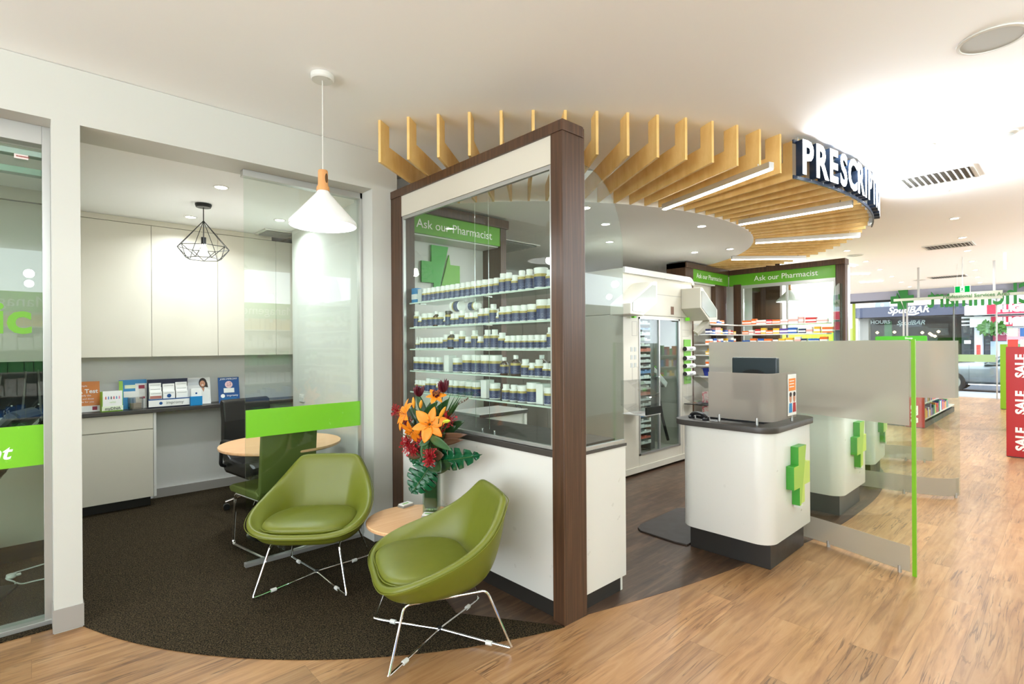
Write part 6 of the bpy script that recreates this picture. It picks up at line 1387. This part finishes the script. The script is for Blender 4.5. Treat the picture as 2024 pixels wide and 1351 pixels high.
# air conditioner on the facade
p = at_x(1744, 602, FXX); ac = thing('air_conditioner', 'white air conditioner unit on the facade left of the shop name', 'air conditioner', (FXX + .59, p.y, p.z)); obj('casing', box(NB(), -.35, -.5, -.4, -.001, .42, .42), white_lam, ac, bevel=.02)
bm = NB(); cyl(bm, (-.352, .05, 0), (-.36, .05, 0), .30, seg=32); obj('fan_grille', bm, mat('fan_grey', srgb(140, 146, 150), .5), ac, auto=True); bm = NB(); cyl(bm, (-.361, .05, 0), (-.37, .05, 0), .07); obj('fan_hub', bm, white_lam, ac)
# travel shop signs
t = thing('street_building', 'shop with two red white-lettered sign bands across the street at right', 'building', (FXX - .3, 0, -.06))
yr = -7.0; yw = at_x(1914, 610, FXX).y; yred = at_x(1957, 610, FXX).y
obj('stone_pier', box(NB(), -.05, at_x(1944, 700, FXX).y, 0, .4, at_x(1928, 700, FXX).y, 3.0), mat('pale_pier', srgb(206, 212, 224), .6), t, label='pale blue white pier')
obj('dark_pier', box(NB(), -.03, at_x(1927, 700, FXX).y, 0, .4, at_x(1903, 700, FXX).y, 3.0), mat('pier_slate', srgb(34, 40, 48), .6), t)
obj('small_notice', box(NB(), -.06, at_x(1921, 660, FXX).y, 1.5, -.04, at_x(1908, 660, FXX).y, 1.65), white_card, t); obj('small_notice', box(NB(), -.08, at_x(1940, 660, FXX).y, 1.0, -.06, at_x(1932, 660, FXX).y, 1.45), PM[2], t)
obj('notice_board', box(NB(), -.1, at_x(1920, 640, FXX).y, 2.28, -.04, at_x(1903, 640, FXX).y, 2.66), mat('notice_white', srgb(210, 210, 210), .5), t)
for i in range(2):
    for j in range(3): y = at_x(1906 + j * 5, 640, FXX).y; obj('notice_print', box(NB(), -.112, y - .05, 2.34 + i * .16, -.101, y + .05, 2.43 + i * .16), black_plastic, t)
obj('wall', box(NB(), .86, -9, 0, 4.5, yw, 9), mat('grey_render', srgb(150, 150, 158), .7), t)
rs = mat('travel_red', srgb(180, 16, 54), .5)
obj('awning', box(NB(), -.9, yr, 2.69, .85, yw, 3.12), white_lam, t); obj('red_band', box(NB(), -.93, yr, 2.71, -.905, yred, 3.10), rs, t); obj('lower_sign', box(NB(), -.5, yr, 2.2, -.4, at_x(1922, 640, FXX).y, 2.64), white_lam, t); obj('red_band', box(NB(), -.53, yr, 2.22, -.505, at_x(1963, 640, FXX).y, 2.62), rs, t)
text('sign_lettering', 'FLIGHT CENTRE', .36, white_ink, (FXX - 1.24, at_x(1971, 610, FXX - 1.2).y, 2.85), '-x', t, align='LEFT', bold=.03, ext=.005); text('sign_lettering', 'FLIGHT CENTRE', .36, white_ink, (FXX - .84, at_x(1971, 635, FXX - .8).y, 2.36), '-x', t, align='LEFT', bold=.03, ext=.005)
obj('window', box(NB(), .5, yr, 0, .8, at_x(1945, 660, FXX).y, 2.2), mat('travel_window', srgb(96, 100, 112), .2), t); obj('window_poster', box(NB(), .42, -2.5, .7, .48, at_x(1957, 690, FXX).y, 1.6), mat('poster_pale', srgb(190, 210, 224), .5), t); wb = obj('window_banner', box(NB(), .40, -3, 1.62, .46, at_x(1962, 660, FXX).y, 2.1), mat('banner_pink', srgb(176, 80, 104), .5), t)
text('banner_lettering', 'FLIGHT CENTRE', .2, white_ink, (FXX + .08, at_x(1985, 650, FXX).y - .5, 1.86), '-x', t)
# greenery in front of that window
o = NB()
for k in range(90):
    y = random.uniform(at_x(1985, 640, 29).y, at_x(1943, 640, 29).y); z = random.uniform(1.98, 2.2); leaf_mesh(o, Vector((28.9, y, z)), Vector((random.uniform(-.5, .1), random.gauss(0, .6), random.gauss(-.2, .5))), Vector((-1, 0, .1)), .28, .07, seg=3)
o = obj('hanging_foliage', o, mat('street_leaf', srgb(52, 96, 26), .6)); tag(o, 'green leaves hanging under the red sign bands', 'plant'); o['kind'] = 'stuff'
# silver car parked at the kerb
car = thing('car', 'silver coupe parked at the kerb outside the entrance', 'car', (22.0, 1.22, -.06))
def car_side():  # y = along the car, nose at +y; returns section by section
    st = [(-2.35, .42, .86, .30), (-2.2, .80, .95, .55), (-1.7, .86, .98, .93), (-1.1, .88, 1.22, .99), (-.5, .89, 1.37, 1.0), (.1, .89, 1.38, 1.0), (.6, .89, 1.22, .98), (1.0, .89, .98, .93), (1.6, .87, .90, .9), (2.1, .80, .80, .70), (2.38, .55, .62, .40)]
    return st
bm = NB(); rings = []
for (y, hw_, zt, k) in [(-2.36, .55, .80, 0), (-2.25, .80, .93, 0), (-1.8, .87, .98, 0), (-1.0, .89, .96, 0), (0, .90, .94, 0), (1.0, .89, .92, 0), (1.7, .87, .88, 0), (2.15, .80, .76, 0), (2.36, .55, .60, 0)]:
    rings.append([bm.verts.new(p) for p in ((-hw_ * .9, y, .22), (-hw_, y, .38), (-hw_ * 1.01, y, .60), (-hw_ * .96, y, zt - .10), (-hw_ * .80, y, zt), (0, y, zt + .03), (hw_ * .80, y, zt), (hw_ * .96, y, zt - .10), (hw_ * 1.01, y, .60), (hw_, y, .38), (hw_ * .9, y, .22))])
for i in range(len(rings) - 1):
    for k in range(10): bm.faces.new((rings[i][k], rings[i][k + 1], rings[i + 1][k + 1], rings[i + 1][k]))
    bm.faces.new((rings[i][10], rings[i][0], rings[i + 1][0], rings[i + 1][10]))
bm.faces.new(rings[0]); bm.faces.new(rings[-1][::-1])
silver = mat('car_silver', srgb(126, 136, 142), .3, .3, coat=.5); obj('body', bm, silver, car, smooth=True, sub=1)
bm = NB(); rings = []
for (y, hw_, zb_, zt) in ((-2.2, .60, .9, .97), (-1.6, .66, .9, 1.22), (-.9, .62, .9, 1.36), (-.3, .62, .9, 1.36), (.2, .64, .9, 1.18), (.65, .72, .88, .95)): rings.append([bm.verts.new(p) for p in ((-hw_ - .16, y, zb_), (-hw_, y, zt - .03), (-hw_ * .8, y, zt), (hw_ * .8, y, zt), (hw_, y, zt - .03), (hw_ + .16, y, zb_))])
for i in range(len(rings) - 1):
    for k in range(5): bm.faces.new((rings[i][k], rings[i][k + 1], rings[i + 1][k + 1], rings[i + 1][k]))
bm.faces.new(rings[0]); bm.faces.new(rings[-1][::-1]); obj('cabin_glass', bm, mat('car_glass', srgb(60, 84, 84), .08, coat=.5), car, smooth=True)
bm = NB(); tube(bm, smooth_path([(-.78, .65, .93), (-.66, .2, 1.19), (-.63, -.3, 1.37), (-.63, -.9, 1.375), (-.67, -1.6, 1.24), (-.74, -2.1, 1.0)], 5), .03, seg=8); box(bm, -.55, -1.0, 1.365, .55, -.28, 1.38); obj('roof', bm, silver, car, auto=True)
for sx in (-1, 1):
    for y in (-1.42, 1.40):
        bm = NB(); cyl(bm, (sx * .70, y, .33), (sx * .905, y, .33), .33, seg=32); w_ = obj('wheel', bm, black_plastic, car, auto=True); bm = NB(); cyl(bm, (sx * .906, y, .33), (sx * .915, y, .33), .22, seg=24); obj('hub', bm, alu, w_, auto=True)
bm = NB(); lathe(bm, [(0, -.06), (.09, -.03), (.10, .02), (0, .06)], c=(-1.02, .45, .98), seg=14); obj('mirror', bm, silver, car, auto=True); bm = NB(); tube(bm, smooth_path([(-.915, 1.0, .28), (-.918, 0, .28), (-.915, -1.0, .28)], 4), .02, seg=6); obj('sill_trim', bm, chrome, car)
bm = NB(); box(bm, -.916, .98, .3, -.905, .985, .88); box(bm, -.916, -.55, .3, -.905, -.545, .9); obj('door_gap', bm, black_plastic, car)

# =================================================================== BEHIND THE CAMERA (seen as reflections in the glass)
t = thing('wall_fascia', 'green fascia board lettered Pain Management, seen as a reflection in the door glass', 'sign', (0, -2.52, 0))
obj('board', box(NB(), -3.5, -.03, 2.02, 6.0, 0.0, 2.31), sign_green, t)
text('fascia_lettering', 'Pain Management', .22, white_ink, (-.12, -2.517, 2.165), '+y', t, ext=.001); text('fascia_lettering', 'Pain Management', .22, white_ink, (3.4, -2.517, 2.165), '+y', t, ext=.001)
rk = thing('wall_shelving', 'white wall shelving of products behind the camera, seen reflected in the glass', 'shelving', (0, -2.6, 0))
obj('back_board', box(NB(), -3.5, -.42, 0, 6.0, -.40, 2.0), white_lam, rk)
for k in range(6): obj('shelf', box(NB(), -3.5, -.40, .15 + k * .33, 6.0, .0, .17 + k * .33), white_lam, rk)
for k in range(6):
    bm = NB(); x = -3.45
    while x < 5.9:
        w_ = random.uniform(.08, .18); box(bm, x, -.25, .1705 + k * .33, x + w_ - .01, -.05, .1705 + k * .33 + random.uniform(.12, .26)); x += w_
    o = obj('stock', bm, PM[[4, 0, 1, 4, 1, 3][k]], rk); o['kind'] = 'stuff'
